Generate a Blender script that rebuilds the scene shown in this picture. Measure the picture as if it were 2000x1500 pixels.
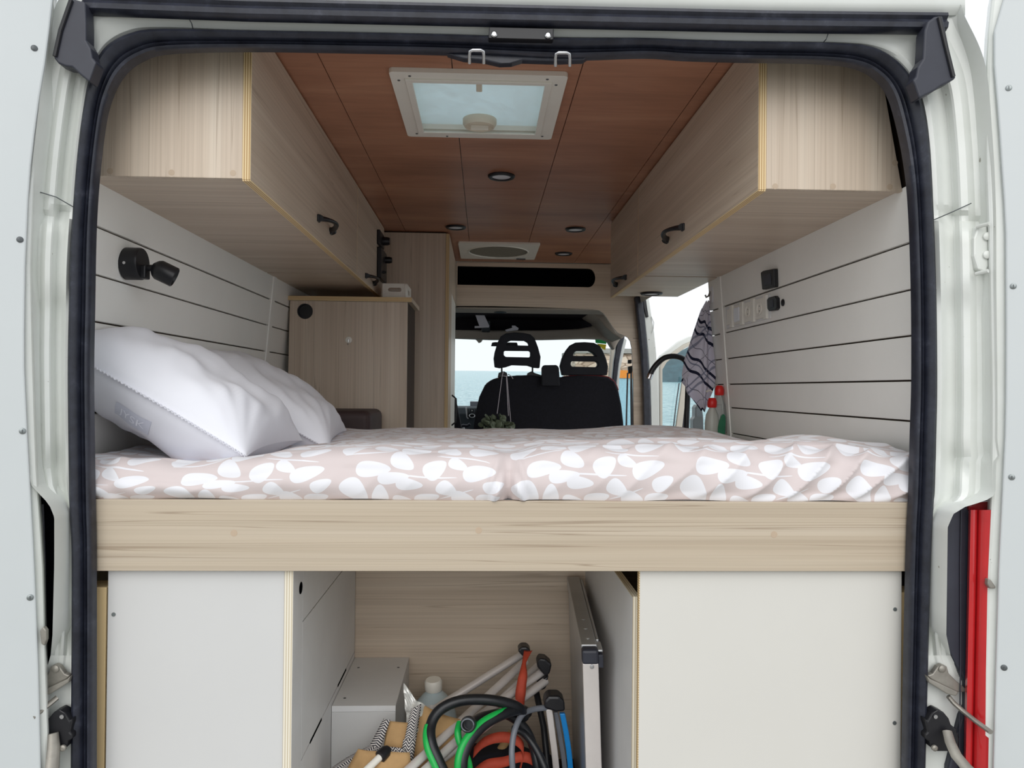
import bpy, bmesh, math, random
from mathutils import Vector, Matrix, noise
random.seed(7)
for _o in list(bpy.data.objects): bpy.data.objects.remove(_o)
SC = bpy.context.scene
COL = SC.collection

# ------------------------------------------------------------------ camera
FPX = 1470.0            # focal length in pixels of the 2000 x 1500 frame
ZC = 1.12               # camera height above the van floor
VPX, VPY, ROLL = 945.0, 760.0, 0.0095
_yv = Vector(((VPX-1000)/FPX, 1.0, -(VPY-750)/FPX)).normalized()
_xv = Vector((math.cos(ROLL), 0, -math.sin(ROLL)))
_xv = (_xv - _yv*_xv.dot(_yv)).normalized()
_zv = _xv.cross(_yv)
CR = Vector((_xv.x, _yv.x, _zv.x)); CF = Vector((_xv.y, _yv.y, _zv.y)); CU = Vector((_xv.z, _yv.z, _zv.z))
cam_data = bpy.data.cameras.new('camera')
cam_data.sensor_width = 36.0
cam_data.lens = FPX/2000*36.0
cam_data.clip_start = 0.02; cam_data.clip_end = 6000
cam = bpy.data.objects.new('camera', cam_data)
COL.objects.link(cam)
cam.matrix_world = Matrix(((CR.x, CU.x, -CF.x, 0), (CR.y, CU.y, -CF.y, 0), (CR.z, CU.z, -CF.z, ZC), (0, 0, 0, 1)))
SC.camera = cam

# ------------------------------------------------------------------ sky, light, exposure
world = bpy.data.worlds.new('overcast_sky'); SC.world = world
world.use_nodes = True
_wn = world.node_tree.nodes; _wl = world.node_tree.links
_bg = _wn['Background']
_bg.inputs['Color'].default_value = (0.93, 0.965, 1.0, 1)
_bg.inputs['Strength'].default_value = 1.14
sun_d = bpy.data.lights.new('veiled_sun', 'SUN'); sun_d.energy = 1.4; sun_d.angle = math.radians(55); sun_d.color = (1.0, 0.97, 0.93)
sun = bpy.data.objects.new('veiled_sun', sun_d); COL.objects.link(sun)
sun.rotation_euler = (math.radians(58), 0, math.radians(-6))
vs = SC.view_settings
vs.view_transform = 'Standard'; vs.look = 'None'; vs.gamma = 1.0; vs.use_curve_mapping = False
vs.exposure = 0.0
try:
    SC.cycles.diffuse_bounces = 8; SC.cycles.max_bounces = 12; SC.cycles.use_denoising = True
    SC.cycles.sample_clamp_indirect = 6.0
except Exception: pass

# ------------------------------------------------------------------ helpers
def W(px, py, d):
    """point of the plane at depth d (metres behind the camera plane, along the van) that shows at this spot"""
    v = CR*((px-1000)/FPX) + CU*(-(py-750)/FPX) + CF
    t = d/v.y
    return Vector((v.x*t, d, ZC+v.z*t))
def V(x, d, z): return Vector((x, d, ZC+z))      # z given relative to eye height

def lin(c):
    c = c/255.0
    return c/12.92 if c <= 0.04045 else ((c+0.055)/1.055)**2.4
def rgb(r, g, b): return (lin(r), lin(g), lin(b), 1.0)

MATS = {}
def newmat(name):
    m = bpy.data.materials.new(name); m.use_nodes = True
    MATS[name] = m
    nt = m.node_tree
    return m, nt, nt.nodes['Principled BSDF']
def nd(nt, typ, **kw):
    n = nt.nodes.new(typ)
    for k, v in kw.items():
        if k in n.inputs.keys() if isinstance(k, str) else False: n.inputs[k].default_value = v
        else: setattr(n, k, v)
    return n
def ramp(nt, fac, stops):
    r = nt.nodes.new('ShaderNodeValToRGB')
    els = r.color_ramp.elements
    while len(els) < len(stops): els.new(0.5)
    for e, (p, c) in zip(els, stops):
        e.position = p; e.color = c
    nt.links.new(fac, r.inputs['Fac'])
    return r
def bump(nt, bsdf, height, strength=0.2, dist=0.002):
    b = nt.nodes.new('ShaderNodeBump'); b.inputs['Strength'].default_value = strength; b.inputs['Distance'].default_value = dist
    nt.links.new(height, b.inputs['Height']); nt.links.new(b.outputs['Normal'], bsdf.inputs['Normal'])
def coords(nt, scale=(1, 1, 1), rot=(0, 0, 0), out='Object'):
    tc = nt.nodes.new('ShaderNodeTexCoord'); mp = nt.nodes.new('ShaderNodeMapping')
    mp.inputs['Scale'].default_value = scale; mp.inputs['Rotation'].default_value = rot
    nt.links.new(tc.outputs[out], mp.inputs['Vector'])
    return mp.outputs['Vector']
def noise_tex(nt, vec, scale=5, detail=4, rough=0.5, dist=0.0):
    n = nt.nodes.new('ShaderNodeTexNoise')
    n.inputs['Scale'].default_value = scale; n.inputs['Detail'].default_value = detail
    n.inputs['Roughness'].default_value = rough; n.inputs['Distortion'].default_value = dist
    nt.links.new(vec, n.inputs['Vector'])
    return n.outputs['Fac']
def mix(nt, fac, a, b, mode='MIX'):
    m = nt.nodes.new('ShaderNodeMix'); m.data_type = 'RGBA'; m.blend_type = mode
    if isinstance(fac, float): m.inputs[0].default_value = fac
    else: nt.links.new(fac, m.inputs[0])
    for s, x in ((6, a), (7, b)):
        if isinstance(x, tuple): m.inputs[s].default_value = x
        else: nt.links.new(x, m.inputs[s])
    return m.outputs[2]

def plain(name, col, rough=0.5, metal=0.0, var=0.08, vscale=12.0, bmp=0.0, bscale=200.0, coat=0.0, trans=0.0, alpha=1.0, ior=1.45, spec=0.5):
    m, nt, b = newmat(name)
    v = coords(nt)
    f = noise_tex(nt, v, vscale, 5, 0.6)
    d = tuple(c*(1-var) for c in col[:3])+(1,); l = tuple(min(1, c*(1+var)) for c in col[:3])+(1,)
    r = ramp(nt, f, [(0.3, d), (0.7, l)])
    nt.links.new(r.outputs['Color'], b.inputs['Base Color'])
    b.inputs['Roughness'].default_value = rough; b.inputs['Metallic'].default_value = metal
    b.inputs['Coat Weight'].default_value = coat; b.inputs['Coat Roughness'].default_value = 0.08
    b.inputs['Transmission Weight'].default_value = trans; b.inputs['Alpha'].default_value = alpha; b.inputs['IOR'].default_value = ior
    b.inputs['Specular IOR Level'].default_value = spec
    if bmp: bump(nt, b, noise_tex(nt, v, bscale, 3), bmp, 0.001)
    return m

def wood(name, axis, dark, mid, light, streak, across=16.0, along=0.55, rough=0.42, line=0.62):
    """laminate with grain along one axis of the object"""
    m, nt, b = newmat(name)
    def sc(a, c): return tuple(a if i == axis else c for i in range(3))
    f1 = noise_tex(nt, coords(nt, sc(along*.7, across)), 1.0, 6, 0.6, 0.45)
    f2 = noise_tex(nt, coords(nt, sc(along*1.5, across*9)), 1.0, 3, 0.55, 0.3)
    f3 = noise_tex(nt, coords(nt, sc(along*0.7, across*2.4)), 1.0, 2, 0.5, 0.25)
    c1 = ramp(nt, f1, [(0.22, dark), (0.5, mid), (0.78, light)]).outputs['Color']
    k = ramp(nt, f2, [(0.35, (0.80, 0.79, 0.78, 1)), (0.6, (1, 1, 1, 1))]).outputs['Color']
    c2 = mix(nt, 0.55, c1, k, 'MULTIPLY')
    s = ramp(nt, f3, [(0.474, (0, 0, 0, 1)), (0.485, (1, 1, 1, 1)), (0.496, (0, 0, 0, 1))]).outputs['Color']
    sm = nt.nodes.new('ShaderNodeMath'); sm.operation = 'MULTIPLY'; sm.inputs[1].default_value = line
    nt.links.new(s, sm.inputs[0])
    c3 = mix(nt, sm.outputs[0], c2, streak)
    nt.links.new(c3, b.inputs['Base Color'])
    b.inputs['Roughness'].default_value = rough
    bump(nt, b, f2, 0.12, 0.001)
    return m

OAK = (rgb(184, 166, 146), rgb(202, 185, 166), rgb(214, 200, 182), rgb(156, 137, 117))
wood('oak_laminate_x', 0, *OAK); wood('oak_laminate_y', 1, *OAK); wood('oak_laminate_z', 2, *OAK)
OAK2 = (rgb(180, 164, 143), rgb(188, 174, 154), rgb(196, 183, 165), rgb(146, 128, 108))
wood('light_oak_board', 0, *OAK2, across=20, line=0.75)
BIRCH = (rgb(226, 194, 140), rgb(236, 208, 158), rgb(243, 220, 176), rgb(206, 172, 118))
wood('birch_face', 2, *BIRCH, across=8, line=0.2)
wood('mahogany_ply', 0, rgb(144, 98, 76), rgb(176, 124, 97), rgb(200, 150, 120), rgb(140, 94, 74), across=5, along=1.6, rough=0.38, line=0.25)

def ply(name, axis, tones=(rgb(176, 142, 96), rgb(214, 186, 138), rgb(228, 206, 162))):
    m, nt, b = newmat(name)
    v = coords(nt, tuple(1.0 if i == axis else 0.0 for i in range(3)))
    w = nt.nodes.new('ShaderNodeTexWave'); w.bands_direction = 'XYZ'[axis]; w.inputs['Scale'].default_value = 62.0
    nt.links.new(v, w.inputs['Vector'])
    r = ramp(nt, w.outputs['Fac'], [(0.25, tones[0]), (0.55, tones[1]), (0.8, tones[2])])
    nt.links.new(r.outputs['Color'], b.inputs['Base Color']); b.inputs['Roughness'].default_value = 0.6
    return m
ply('ply_edge_x', 0); ply('ply_edge_z', 2)
ply('pale_ply_edge_x', 0, (rgb(196, 184, 160), rgb(222, 214, 196), rgb(232, 226, 210)))

def paint():
    m, nt, b = newmat('white_car_paint')
    v = coords(nt)
    f = noise_tex(nt, v, 3.0, 6, 0.65)
    c = ramp(nt, f, [(0.3, rgb(210, 213, 207)), (0.55, rgb(219, 222, 218)), (0.8, rgb(224, 227, 224))]).outputs['Color']
    sp = noise_tex(nt, v, 55.0, 2, 0.5)
    k = ramp(nt, sp, [(0.755, (0, 0, 0, 1)), (0.78, (1, 1, 1, 1))]).outputs['Color']
    c2 = mix(nt, k, c, rgb(150, 148, 138))
    nt.links.new(c2, b.inputs['Base Color'])
    b.inputs['Roughness'].default_value = 0.32; b.inputs['Coat Weight'].default_value = 0.35; b.inputs['Coat Roughness'].default_value = 0.1
paint()
plain('door_panel_white', rgb(198, 203, 204), 0.4, var=0.015, vscale=4)
plain('wall_board_white', rgb(238, 237, 232), 0.45, var=0.02, vscale=5, bmp=0.05, bscale=90)
plain('oak_cap', rgb(184, 164, 142), 0.45, var=0.05)
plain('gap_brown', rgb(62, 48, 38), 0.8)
plain('melamine_white', rgb(203, 203, 202), 0.35, var=0.015, vscale=3)
plain('melamine_warm', rgb(208, 206, 200), 0.35, var=0.015, vscale=3)
plain('grey_white_board', rgb(216, 216, 216), 0.45, var=0.04, vscale=6)
def rubber():
    m, nt, b = newmat('black_rubber')
    v = coords(nt)
    f = noise_tex(nt, v, 26, 6, 0.7)
    c = ramp(nt, f, [(0.35, rgb(25, 27, 37)), (0.6, rgb(40, 43, 55)), (0.82, rgb(74, 76, 88))]).outputs['Color']
    nt.links.new(c, b.inputs['Base Color']); b.inputs['Roughness'].default_value = 0.36
    bump(nt, b, noise_tex(nt, v, 120, 3), 0.15, 0.001)
rubber()
plain('black_plastic', rgb(26, 26, 30), 0.38, var=0.15)
plain('grey_black_plastic', rgb(48, 50, 60), 0.45, var=0.15)
plain('seat_black', rgb(30, 31, 38), 0.75, var=0.2, bmp=0.2, bscale=400)
plain('seat_fabric', rgb(24, 24, 32), 0.9, var=0.25, vscale=60, bmp=0.3, bscale=600)
plain('seat_piping_red', rgb(120, 34, 40), 0.8)
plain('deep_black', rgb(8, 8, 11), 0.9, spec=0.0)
plain('chrome', rgb(205, 205, 208), 0.22, 1.0, var=0.05)
plain('aluminium', rgb(192, 194, 196), 0.4, 0.8, var=0.06)
plain('worn_metal', rgb(150, 146, 138), 0.5, 0.6, var=0.15, vscale=40)
plain('white_plastic', rgb(232, 229, 220), 0.4, var=0.02)
plain('cream_plastic', rgb(222, 214, 196), 0.45, var=0.03)
plain('grey_mesh', rgb(128, 124, 112), 0.7, var=0.1, vscale=80)
plain('lamp_diffuser', rgb(228, 230, 236), 0.3, var=0.02)
plain('red_lens', rgb(182, 34, 38), 0.15, var=0.08, coat=0.6)
plain('dark_red_lens', rgb(120, 18, 24), 0.15, var=0.08, coat=0.6)
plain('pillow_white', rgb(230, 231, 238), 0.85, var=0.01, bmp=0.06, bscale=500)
plain('pillow_white_shaded', rgb(216, 217, 225), 0.85, var=0.02, bmp=0.06, bscale=500)  # pillow white darkened: shade of the lower panel put into the colour
plain('tag_grey', rgb(196, 199, 212), 0.85, var=0.02)
plain('tag_print', rgb(228, 230, 240), 0.85, var=0.01)
plain('cab_beige', rgb(150, 142, 132), 0.75, var=0.05, bmp=0.1, bscale=300)
plain('cab_beige_light', rgb(196, 190, 178), 0.6, var=0.04)
plain('dash_dark', rgb(40, 48, 54), 0.6, var=0.1)
plain('tan_canvas', rgb(176, 142, 98), 0.85, var=0.1, vscale=30, bmp=0.2, bscale=500)
plain('orange_strap', rgb(172, 64, 42), 0.7, var=0.12, vscale=60)
plain('hose_green', rgb(24, 168, 74), 0.35, var=0.05)
plain('hose_black', rgb(28, 30, 34), 0.35, var=0.2, vscale=90)
plain('hose_grey', rgb(112, 116, 124), 0.35, var=0.1)
plain('blue_plastic', rgb(22, 128, 200), 0.3, var=0.1)
plain('tube_grey', rgb(212, 206, 203), 0.35, 0.3, var=0.05)
plain('foil', rgb(226, 226, 222), 0.28, 0.35, var=0.2, vscale=60, bmp=0.6, bscale=90)
plain('brown_leather', rgb(64, 50, 50), 0.6, var=0.12, bmp=0.2, bscale=200)
plain('leaf_green', rgb(104, 114, 92), 0.5, var=0.3, vscale=50)
plain('string_white', rgb(206, 198, 204), 0.8)
plain('sticker_green', rgb(16, 170, 82), 0.5, var=0.03)
plain('sticker_yellow', rgb(226, 206, 40), 0.5, var=0.03)
plain('paper_white', rgb(206, 206, 214), 0.7, var=0.02)
plain('red_cap', rgb(206, 36, 32), 0.35, var=0.05)
plain('green_sponge', rgb(38, 110, 78), 0.6, var=0.15)
plain('bottle_clear', rgb(222, 228, 226), 0.12, trans=0.75, var=0.01, ior=1.2)
plain('bottle_pale', rgb(206, 208, 200), 0.25, trans=0.3, var=0.02, ior=1.3)
plain('water_blue', rgb(206, 222, 227), 0.15, trans=0.2, var=0.02, ior=1.25)
plain('kiosk_orange', rgb(206, 128, 40), 0.6); plain('kiosk_blue', rgb(140, 178, 190), 0.6)
plain('hill_green', rgb(56, 84, 94), 0.9, var=0.35, vscale=0.25)
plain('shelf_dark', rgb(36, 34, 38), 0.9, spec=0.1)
plain('ground_concrete', rgb(150, 148, 142), 0.9, var=0.12, vscale=2)
plain('screw_steel', rgb(140, 146, 146), 0.35, 0.7, var=0.1)
plain('screw_dark', rgb(90, 94, 96), 0.45, 0.4, var=0.2)

def glass(name, tint, refl=0.06):
    m, nt, b = newmat(name)
    nt.nodes.remove(b)
    out = nt.nodes['Material Output']
    t = nt.nodes.new('ShaderNodeBsdfTransparent'); t.inputs['Color'].default_value = tint
    g = nt.nodes.new('ShaderNodeBsdfGlossy'); g.inputs['Roughness'].default_value = 0.02
    mx = nt.nodes.new('ShaderNodeMixShader')
    mx.inputs[0].default_value = 0.04
    nt.links.new(t.outputs[0], mx.inputs[1]); nt.links.new(g.outputs[0], mx.inputs[2])
    nt.links.new(mx.outputs[0], out.inputs['Surface'])
glass('window_glass', (0.93, 0.97, 0.96, 1))

def frosted():
    m, nt, b = newmat('frosted_pane')
    out = nt.nodes['Material Output']
    b.inputs['Base Color'].default_value = rgb(240, 241, 238); b.inputs['Roughness'].default_value = 0.4
    t = nt.nodes.new('ShaderNodeBsdfTranslucent'); t.inputs['Color'].default_value = rgb(238, 245, 247)
    mx = nt.nodes.new('ShaderNodeMixShader')
    f = noise_tex(nt, coords(nt), 40, 4)
    r = ramp(nt, f, [(0.3, (0.66,)*3+(1,)), (0.7, (0.8,)*3+(1,))])
    nt.links.new(r.outputs['Color'], mx.inputs[0])
    nt.links.new(b.outputs[0], mx.inputs[1]); nt.links.new(t.outputs[0], mx.inputs[2])
    nt.links.new(mx.outputs[0], out.inputs['Surface'])
frosted()

def sea_mat():
    m, nt, b = newmat('sea_water')
    v = coords(nt, (1, 0.35, 1))
    f = noise_tex(nt, v, 1.1, 8, 0.75)
    c = ramp(nt, f, [(0.3, rgb(84, 132, 146)), (0.5, rgb(140, 182, 192)), (0.66, rgb(196, 222, 226))]).outputs['Color']
    nt.links.new(c, b.inputs['Base Color']); b.inputs['Roughness'].default_value = 0.25
    bump(nt, b, f, 0.8, 0.6)
sea_mat()
def stone_mat():
    m, nt, b = newmat('stone_wall')
    v = coords(nt, (0.9, 0.9, 2.6))
    vo = nt.nodes.new('ShaderNodeTexVoronoi'); vo.inputs['Scale'].default_value = 1.6; vo.feature = 'F1'
    nt.links.new(v, vo.inputs['Vector'])
    ed = nt.nodes.new('ShaderNodeTexVoronoi'); ed.inputs['Scale'].default_value = 1.6; ed.feature = 'DISTANCE_TO_EDGE'
    nt.links.new(v, ed.inputs['Vector'])
    sp_ = nt.nodes.new('ShaderNodeSeparateColor'); nt.links.new(vo.outputs['Color'], sp_.inputs[0])
    c = ramp(nt, sp_.outputs[0], [(0.0, rgb(168, 146, 126)), (0.5, rgb(198, 178, 158)), (1.0, rgb(216, 200, 182))]).outputs['Color']
    k = ramp(nt, ed.outputs['Distance'], [(0.0, rgb(150, 134, 118)), (0.08, (1, 1, 1, 1))]).outputs['Color']
    nt.links.new(mix(nt, 0.9, c, k, 'MULTIPLY'), b.inputs['Base Color']); b.inputs['Roughness'].default_value = 0.9
stone_mat()

# leaf print of the duvet cover: sprigs repeat on a tile, in the cloth's own coordinates (metres)
LEAVES = [(.069,.085,.031,.015,.05),(.110,.067,.028,.0125,.15),(.142,.0525,.024,.013,-.05),(.128,.101,.022,.0145,-.5),
 (.194,.0875,.022,.017,.6),(.034,.033,.030,.020,-.9),(.083,.026,.021,.0145,1.57),(.177,.0175,.023,.0125,.3),
 (.218,.041,.020,.0145,-.6),(.250,.0185,.021,.0125,-.3),(.283,.077,.030,.015,.25),(.312,.048,.020,.013,.5),
 (.030,.135,.026,.0135,.4),(.092,.138,.024,.0125,-.3),(.152,.136,.027,.014,.2),(.222,.134,.024,.014,-.6),(.292,.128,.027,.0125,.1),(.300,.0155,.022,.0115,.2),(.130,.0115,.020,.009,-.2),(.240,.094,.019,.010,-.5),
 
 (.168,.071,.070,.0019,-.06),(.237,.028,.036,.0017,.3),(.060,.118,.050,.0016,.1),(.250,.108,.055,.0017,-.15)]
def duvet_mat():
    m, nt, b = newmat('leaf_print_cotton')
    uv = nt.nodes.new('ShaderNodeTexCoord').outputs['UV']
    sep = nt.nodes.new('ShaderNodeSeparateXYZ'); nt.links.new(uv, sep.inputs[0])
    def math_(op, a, c):
        n = nt.nodes.new('ShaderNodeMath'); n.operation = op
        for i, x in enumerate((a, c)):
            if isinstance(x, (int, float)): n.inputs[i].default_value = x
            else: nt.links.new(x, n.inputs[i])
        return n.outputs[0]
    TW, TH = 0.345, 0.158
    row = math_('FLOOR', math_('DIVIDE', sep.outputs[1], TH), 0)
    u = math_('FLOORED_MODULO', math_('ADD', sep.outputs[0], math_('MULTIPLY', row, 0.133)), TW)
    v = math_('FLOORED_MODULO', sep.outputs[1], TH)
    cb = nt.nodes.new('ShaderNodeCombineXYZ'); nt.links.new(u, cb.inputs[0]); nt.links.new(v, cb.inputs[1])
    acc = None
    for (x, y, a, bb, r) in LEAVES:
        mp = nt.nodes.new('ShaderNodeMapping'); mp.vector_type = 'TEXTURE'
        mp.inputs['Location'].default_value = (x, y, 0); mp.inputs['Rotation'].default_value = (0, 0, r); mp.inputs['Scale'].default_value = ((a*1.14, bb*1.06, 1) if bb > .005 else (a, bb, 1))
        nt.links.new(cb.outputs[0], mp.inputs['Vector'])
        sp = nt.nodes.new('ShaderNodeSeparateXYZ'); nt.links.new(mp.outputs[0], sp.inputs[0])
        k = 0.42 if bb > .005 else 0.0           # egg-shaped: one end fuller than the other
        yy = math_('MULTIPLY', sp.outputs[1], math_('ADD', math_('MULTIPLY', sp.outputs[0], k), 1.0))
        dd = math_('ADD', math_('MULTIPLY', sp.outputs[0], sp.outputs[0]), math_('MULTIPLY', yy, yy))
        acc = dd if acc is None else math_('MINIMUM', acc, dd)
    inside = math_('LESS_THAN', acc, 1.0)
    c = mix(nt, inside, rgb(209, 197, 196), rgb(228, 228, 233))
    nt.links.new(c, b.inputs['Base Color']); b.inputs['Roughness'].default_value = 0.85
    b.inputs['Sheen Weight'].default_value = 0.15
    bump(nt, b, noise_tex(nt, coords(nt), 420, 2), 0.05, 0.001)
duvet_mat()
def plaid_mat():
    m, nt, b = newmat('plaid_cloth')
    uv = nt.nodes.new('ShaderNodeTexCoord').outputs['UV']
    mp = nt.nodes.new('ShaderNodeMapping'); mp.inputs['Rotation'].default_value = (0, 0, -0.8); nt.links.new(uv, mp.inputs['Vector'])
    sep = nt.nodes.new('ShaderNodeSeparateXYZ'); nt.links.new(mp.outputs[0], sep.inputs[0])
    col = rgb(226, 223, 233)
    cur = None
    for ax, per, bands in ((0, 0.13, ((.02, .010, rgb(38, 42, 68), 1.0), (.045, .005, rgb(120, 128, 152), .8), (.062, .010, rgb(38, 42, 68), 1.0), (.10, .0022, rgb(60, 64, 84), .9))),
                           (1, 0.12, ((.02, .008, rgb(110, 118, 146), .65), (.040, .006, rgb(110, 118, 146), .65), (.085, .002, rgb(96, 96, 116), .7)))):
        md = nt.nodes.new('ShaderNodeMath'); md.operation = 'FLOORED_MODULO'; md.inputs[1].default_value = per
        nt.links.new(sep.outputs[ax], md.inputs[0])
        for (p, w, cc, al) in bands:
            cmp_ = nt.nodes.new('ShaderNodeMath'); cmp_.operation = 'COMPARE'; cmp_.inputs[1].default_value = p; cmp_.inputs[2].default_value = w/2
            nt.links.new(md.outputs[0], cmp_.inputs[0])
            ml = nt.nodes.new('ShaderNodeMath'); ml.operation = 'MULTIPLY'; ml.inputs[1].default_value = al; nt.links.new(cmp_.outputs[0], ml.inputs[0])
            cur = mix(nt, ml.outputs[0], col if cur is None else cur, cc)
    nt.links.new(cur, b.inputs['Base Color']); b.inputs['Roughness'].default_value = 0.9
    tr = nt.nodes.new('ShaderNodeBsdfTranslucent'); nt.links.new(cur, tr.inputs['Color'])
    mx = nt.nodes.new('ShaderNodeMixShader'); mx.inputs[0].default_value = 0.4
    nt.links.new(b.outputs[0], mx.inputs[1]); nt.links.new(tr.outputs[0], mx.inputs[2]); nt.links.new(mx.outputs[0], nt.nodes['Material Output'].inputs['Surface'])
plaid_mat()
def chevron_mat():
    m, nt, b = newmat('chevron_tape')
    uv = nt.nodes.new('ShaderNodeTexCoord').outputs['UV']
    sep = nt.nodes.new('ShaderNodeSeparateXYZ'); nt.links.new(uv, sep.inputs[0])
    def math_(op, a, c):
        n = nt.nodes.new('ShaderNodeMath'); n.operation = op
        for i, x in enumerate((a, c)):
            if isinstance(x, (int, float)): n.inputs[i].default_value = x
            else: nt.links.new(x, n.inputs[i])
        return n.outputs[0]
    zig = math_('PINGPONG', sep.outputs[0], 0.0075)
    f = math_('FLOORED_MODULO', math_('ADD', sep.outputs[1], zig), 0.0058)
    s = math_('LESS_THAN', f, 0.0030)
    nt.links.new(mix(nt, s, rgb(206, 200, 196), rgb(34, 34, 44)), b.inputs['Base Color']); b.inputs['Roughness'].default_value = 0.85
chevron_mat()

class MB:
    """collects shapes that make up ONE part; build() links them as one mesh object"""
    def __init__(s): s.v = []; s.f = []; s.uv = None
    def add(s, vs, fs):
        o = len(s.v); s.v += [Vector(p) for p in vs]; s.f += [tuple(i+o for i in f) for f in fs]; return s
    def box(s, x0, x1, y0, y1, z0, z1):
        return s.add([(x, y, z) for z in (z0, z1) for y in (y0, y1) for x in (x0, x1)],
                     [(0, 2, 3, 1), (4, 5, 7, 6), (0, 1, 5, 4), (2, 6, 7, 3), (0, 4, 6, 2), (1, 3, 7, 5)])
    def vbox(s, x0, x1, d0, d1, z0, z1): return s.box(x0, x1, d0, d1, ZC+z0, ZC+z1)
    def hexa(s, a, b):
        """a: 4 corners, b: 4 corners opposite"""
        return s.add(list(a)+list(b), [(3, 2, 1, 0), (4, 5, 6, 7), (0, 1, 5, 4), (1, 2, 6, 5), (2, 3, 7, 6), (3, 0, 4, 7)])
    def prism(s, outer, vec, holes=()):
        bm = bmesh.new(); loops = []
        for lp in [outer]+list(holes):
            vs = [bm.verts.new(p) for p in lp]
            for i in range(len(vs)): bm.edges.new((vs[i], vs[(i+1) % len(vs)]))
            loops.append(vs)
        bm.verts.index_update()
        bmesh.ops.triangle_fill(bm, use_beauty=True, use_dissolve=False, edges=bm.edges[:])
        bm.verts.index_update()
        pts = [x.co.copy() for x in bm.verts]; n = len(pts)
        tris = [tuple(x.index for x in f.verts) for f in bm.faces]
        lidx = [[x.index for x in lp] for lp in loops]
        bm.free()
        vec = Vector(vec)
        fs = [t for t in tris]+[tuple(i+n for i in reversed(t)) for t in tris]
        for lp in lidx:
            for i in range(len(lp)):
                a, b = lp[i], lp[(i+1) % len(lp)]
                fs.append((a, b, b+n, a+n))
        return s.add(pts+[p+vec for p in pts], fs)
    def tube(s, pts, r, seg=10, closed=False, cap=True, flat=None):
        pts = [Vector(p) for p in pts]; n = len(pts)
        rs = r if isinstance(r, (list, tuple)) else [r]*n
        up = None; rings = []
        for i in range(n):
            a = pts[i-1] if (i > 0 or closed) else pts[i]; b = pts[(i+1) % n] if (i < n-1 or closed) else pts[i]
            t = (b-a).normalized()
            if up is None:
                up = t.cross(Vector((0, 0, 1)))
                if up.length < 1e-3: up = t.cross(Vector((1, 0, 0)))
                up.normalize()
            else:
                up = (up-t*up.dot(t)).normalized()
            w = t.cross(up)
            k = 1.0 if flat is None else flat
            rings.append([pts[i]+up*(math.cos(2*math.pi*j/seg)*rs[i])+w*(math.sin(2*math.pi*j/seg)*rs[i]*k) for j in range(seg)])
        vs = [p for rg in rings for p in rg]; fs = []
        for i in range(n if closed else n-1):
            for j in range(seg):
                a = i*seg+j; b = i*seg+(j+1) % seg; c = ((i+1) % n)*seg+(j+1) % seg; d = ((i+1) % n)*seg+j
                fs.append((a, b, c, d))
        if cap and not closed:
            fs.append(tuple(reversed(range(seg)))); fs.append(tuple((n-1)*seg+j for j in range(seg)))
        return s.add(vs, fs)
    def cyl(s, a, b, r, seg=20, r2=None): return s.tube([a, b], [r, r if r2 is None else r2], seg)
    def lathe(s, base, axis, prof, seg=20):
        """prof: (radius, height) along axis from base"""
        axis = Vector(axis).normalized(); base = Vector(base)
        u = axis.cross(Vector((0, 0, 1)));  u = axis.cross(Vector((1, 0, 0))) if u.length < 1e-3 else u
        u.normalize(); w = axis.cross(u)
        vs = []; fs = []; n = len(prof)
        for (r, h) in prof:
            for j in range(seg):
                a = 2*math.pi*j/seg; vs.append(base+axis*h+u*(math.cos(a)*r)+w*(math.sin(a)*r))
        for i in range(n-1):
            for j in range(seg):
                fs.append((i*seg+j, i*seg+(j+1) % seg, (i+1)*seg+(j+1) % seg, (i+1)*seg+j))
        fs.append(tuple(reversed(range(seg)))); fs.append(tuple((n-1)*seg+j for j in range(seg)))
        return s.add(vs, fs)
    def grid(s, nu, nv, fn, uv=None, wrap=False):
        o = len(s.v); fs = []
        vs = [Vector(fn(i/(nu-1), j/(nv-1))) for j in range(nv) for i in range(nu)]
        for j in range(nv-1):
            for i in range(nu-1):
                a = j*nu+i; fs.append((a, a+1, a+nu+1, a+nu))
        if uv is not None:
            if s.uv is None: s.uv = {}
            for j in range(nv):
                for i in range(nu): s.uv[o+j*nu+i] = uv(i/(nu-1), j/(nv-1))
        return s.add(vs, fs)
    def sweep(s, path, nrm, bnm, prof, closed_prof=True):
        """sweep a 2D profile (n, b) along path with per-point frames"""
        n = len(path); m = len(prof)
        vs = [path[i]+nrm[i]*a+bnm[i]*b for i in range(n) for (a, b) in prof]
        fs = []
        for i in range(n-1):
            for j in range(m if closed_prof else m-1):
                k = (j+1) % m
                fs.append((i*m+j, i*m+k, (i+1)*m+k, (i+1)*m+j))
        if closed_prof:
            fs.append(tuple(range(m))); fs.append(tuple((n-1)*m+j for j in reversed(range(m))))
        return s.add(vs, fs)
    def build(s, name, mat, parent=None, smooth=False, bevel=0.0, seg=2, solid=0.0, subsurf=0, angle=40, recalc=True):
        base = parent_base(parent)
        me = bpy.data.meshes.new(name)
        me.from_pydata([tuple(p-base) for p in s.v], [], s.f)
        if s.uv is not None:
            ul = me.uv_layers.new(name='cloth')
            for lp in me.loops: ul.data[lp.index].uv = s.uv.get(lp.vertex_index, (0, 0))
        if recalc:
            bm = bmesh.new(); bm.from_mesh(me)
            bmesh.ops.recalc_face_normals(bm, faces=bm.faces[:]); bm.to_mesh(me); bm.free()
        me.materials.append(MATS[mat])
        if smooth:
            me.shade_smooth()
            me.set_sharp_from_angle(angle=math.radians(angle))
        o = bpy.data.objects.new(name, me); COL.objects.link(o)
        if parent is not None: o.parent = parent
        if solid:
            md = o.modifiers.new('thickness', 'SOLIDIFY'); md.thickness = solid; md.offset = 0
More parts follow.
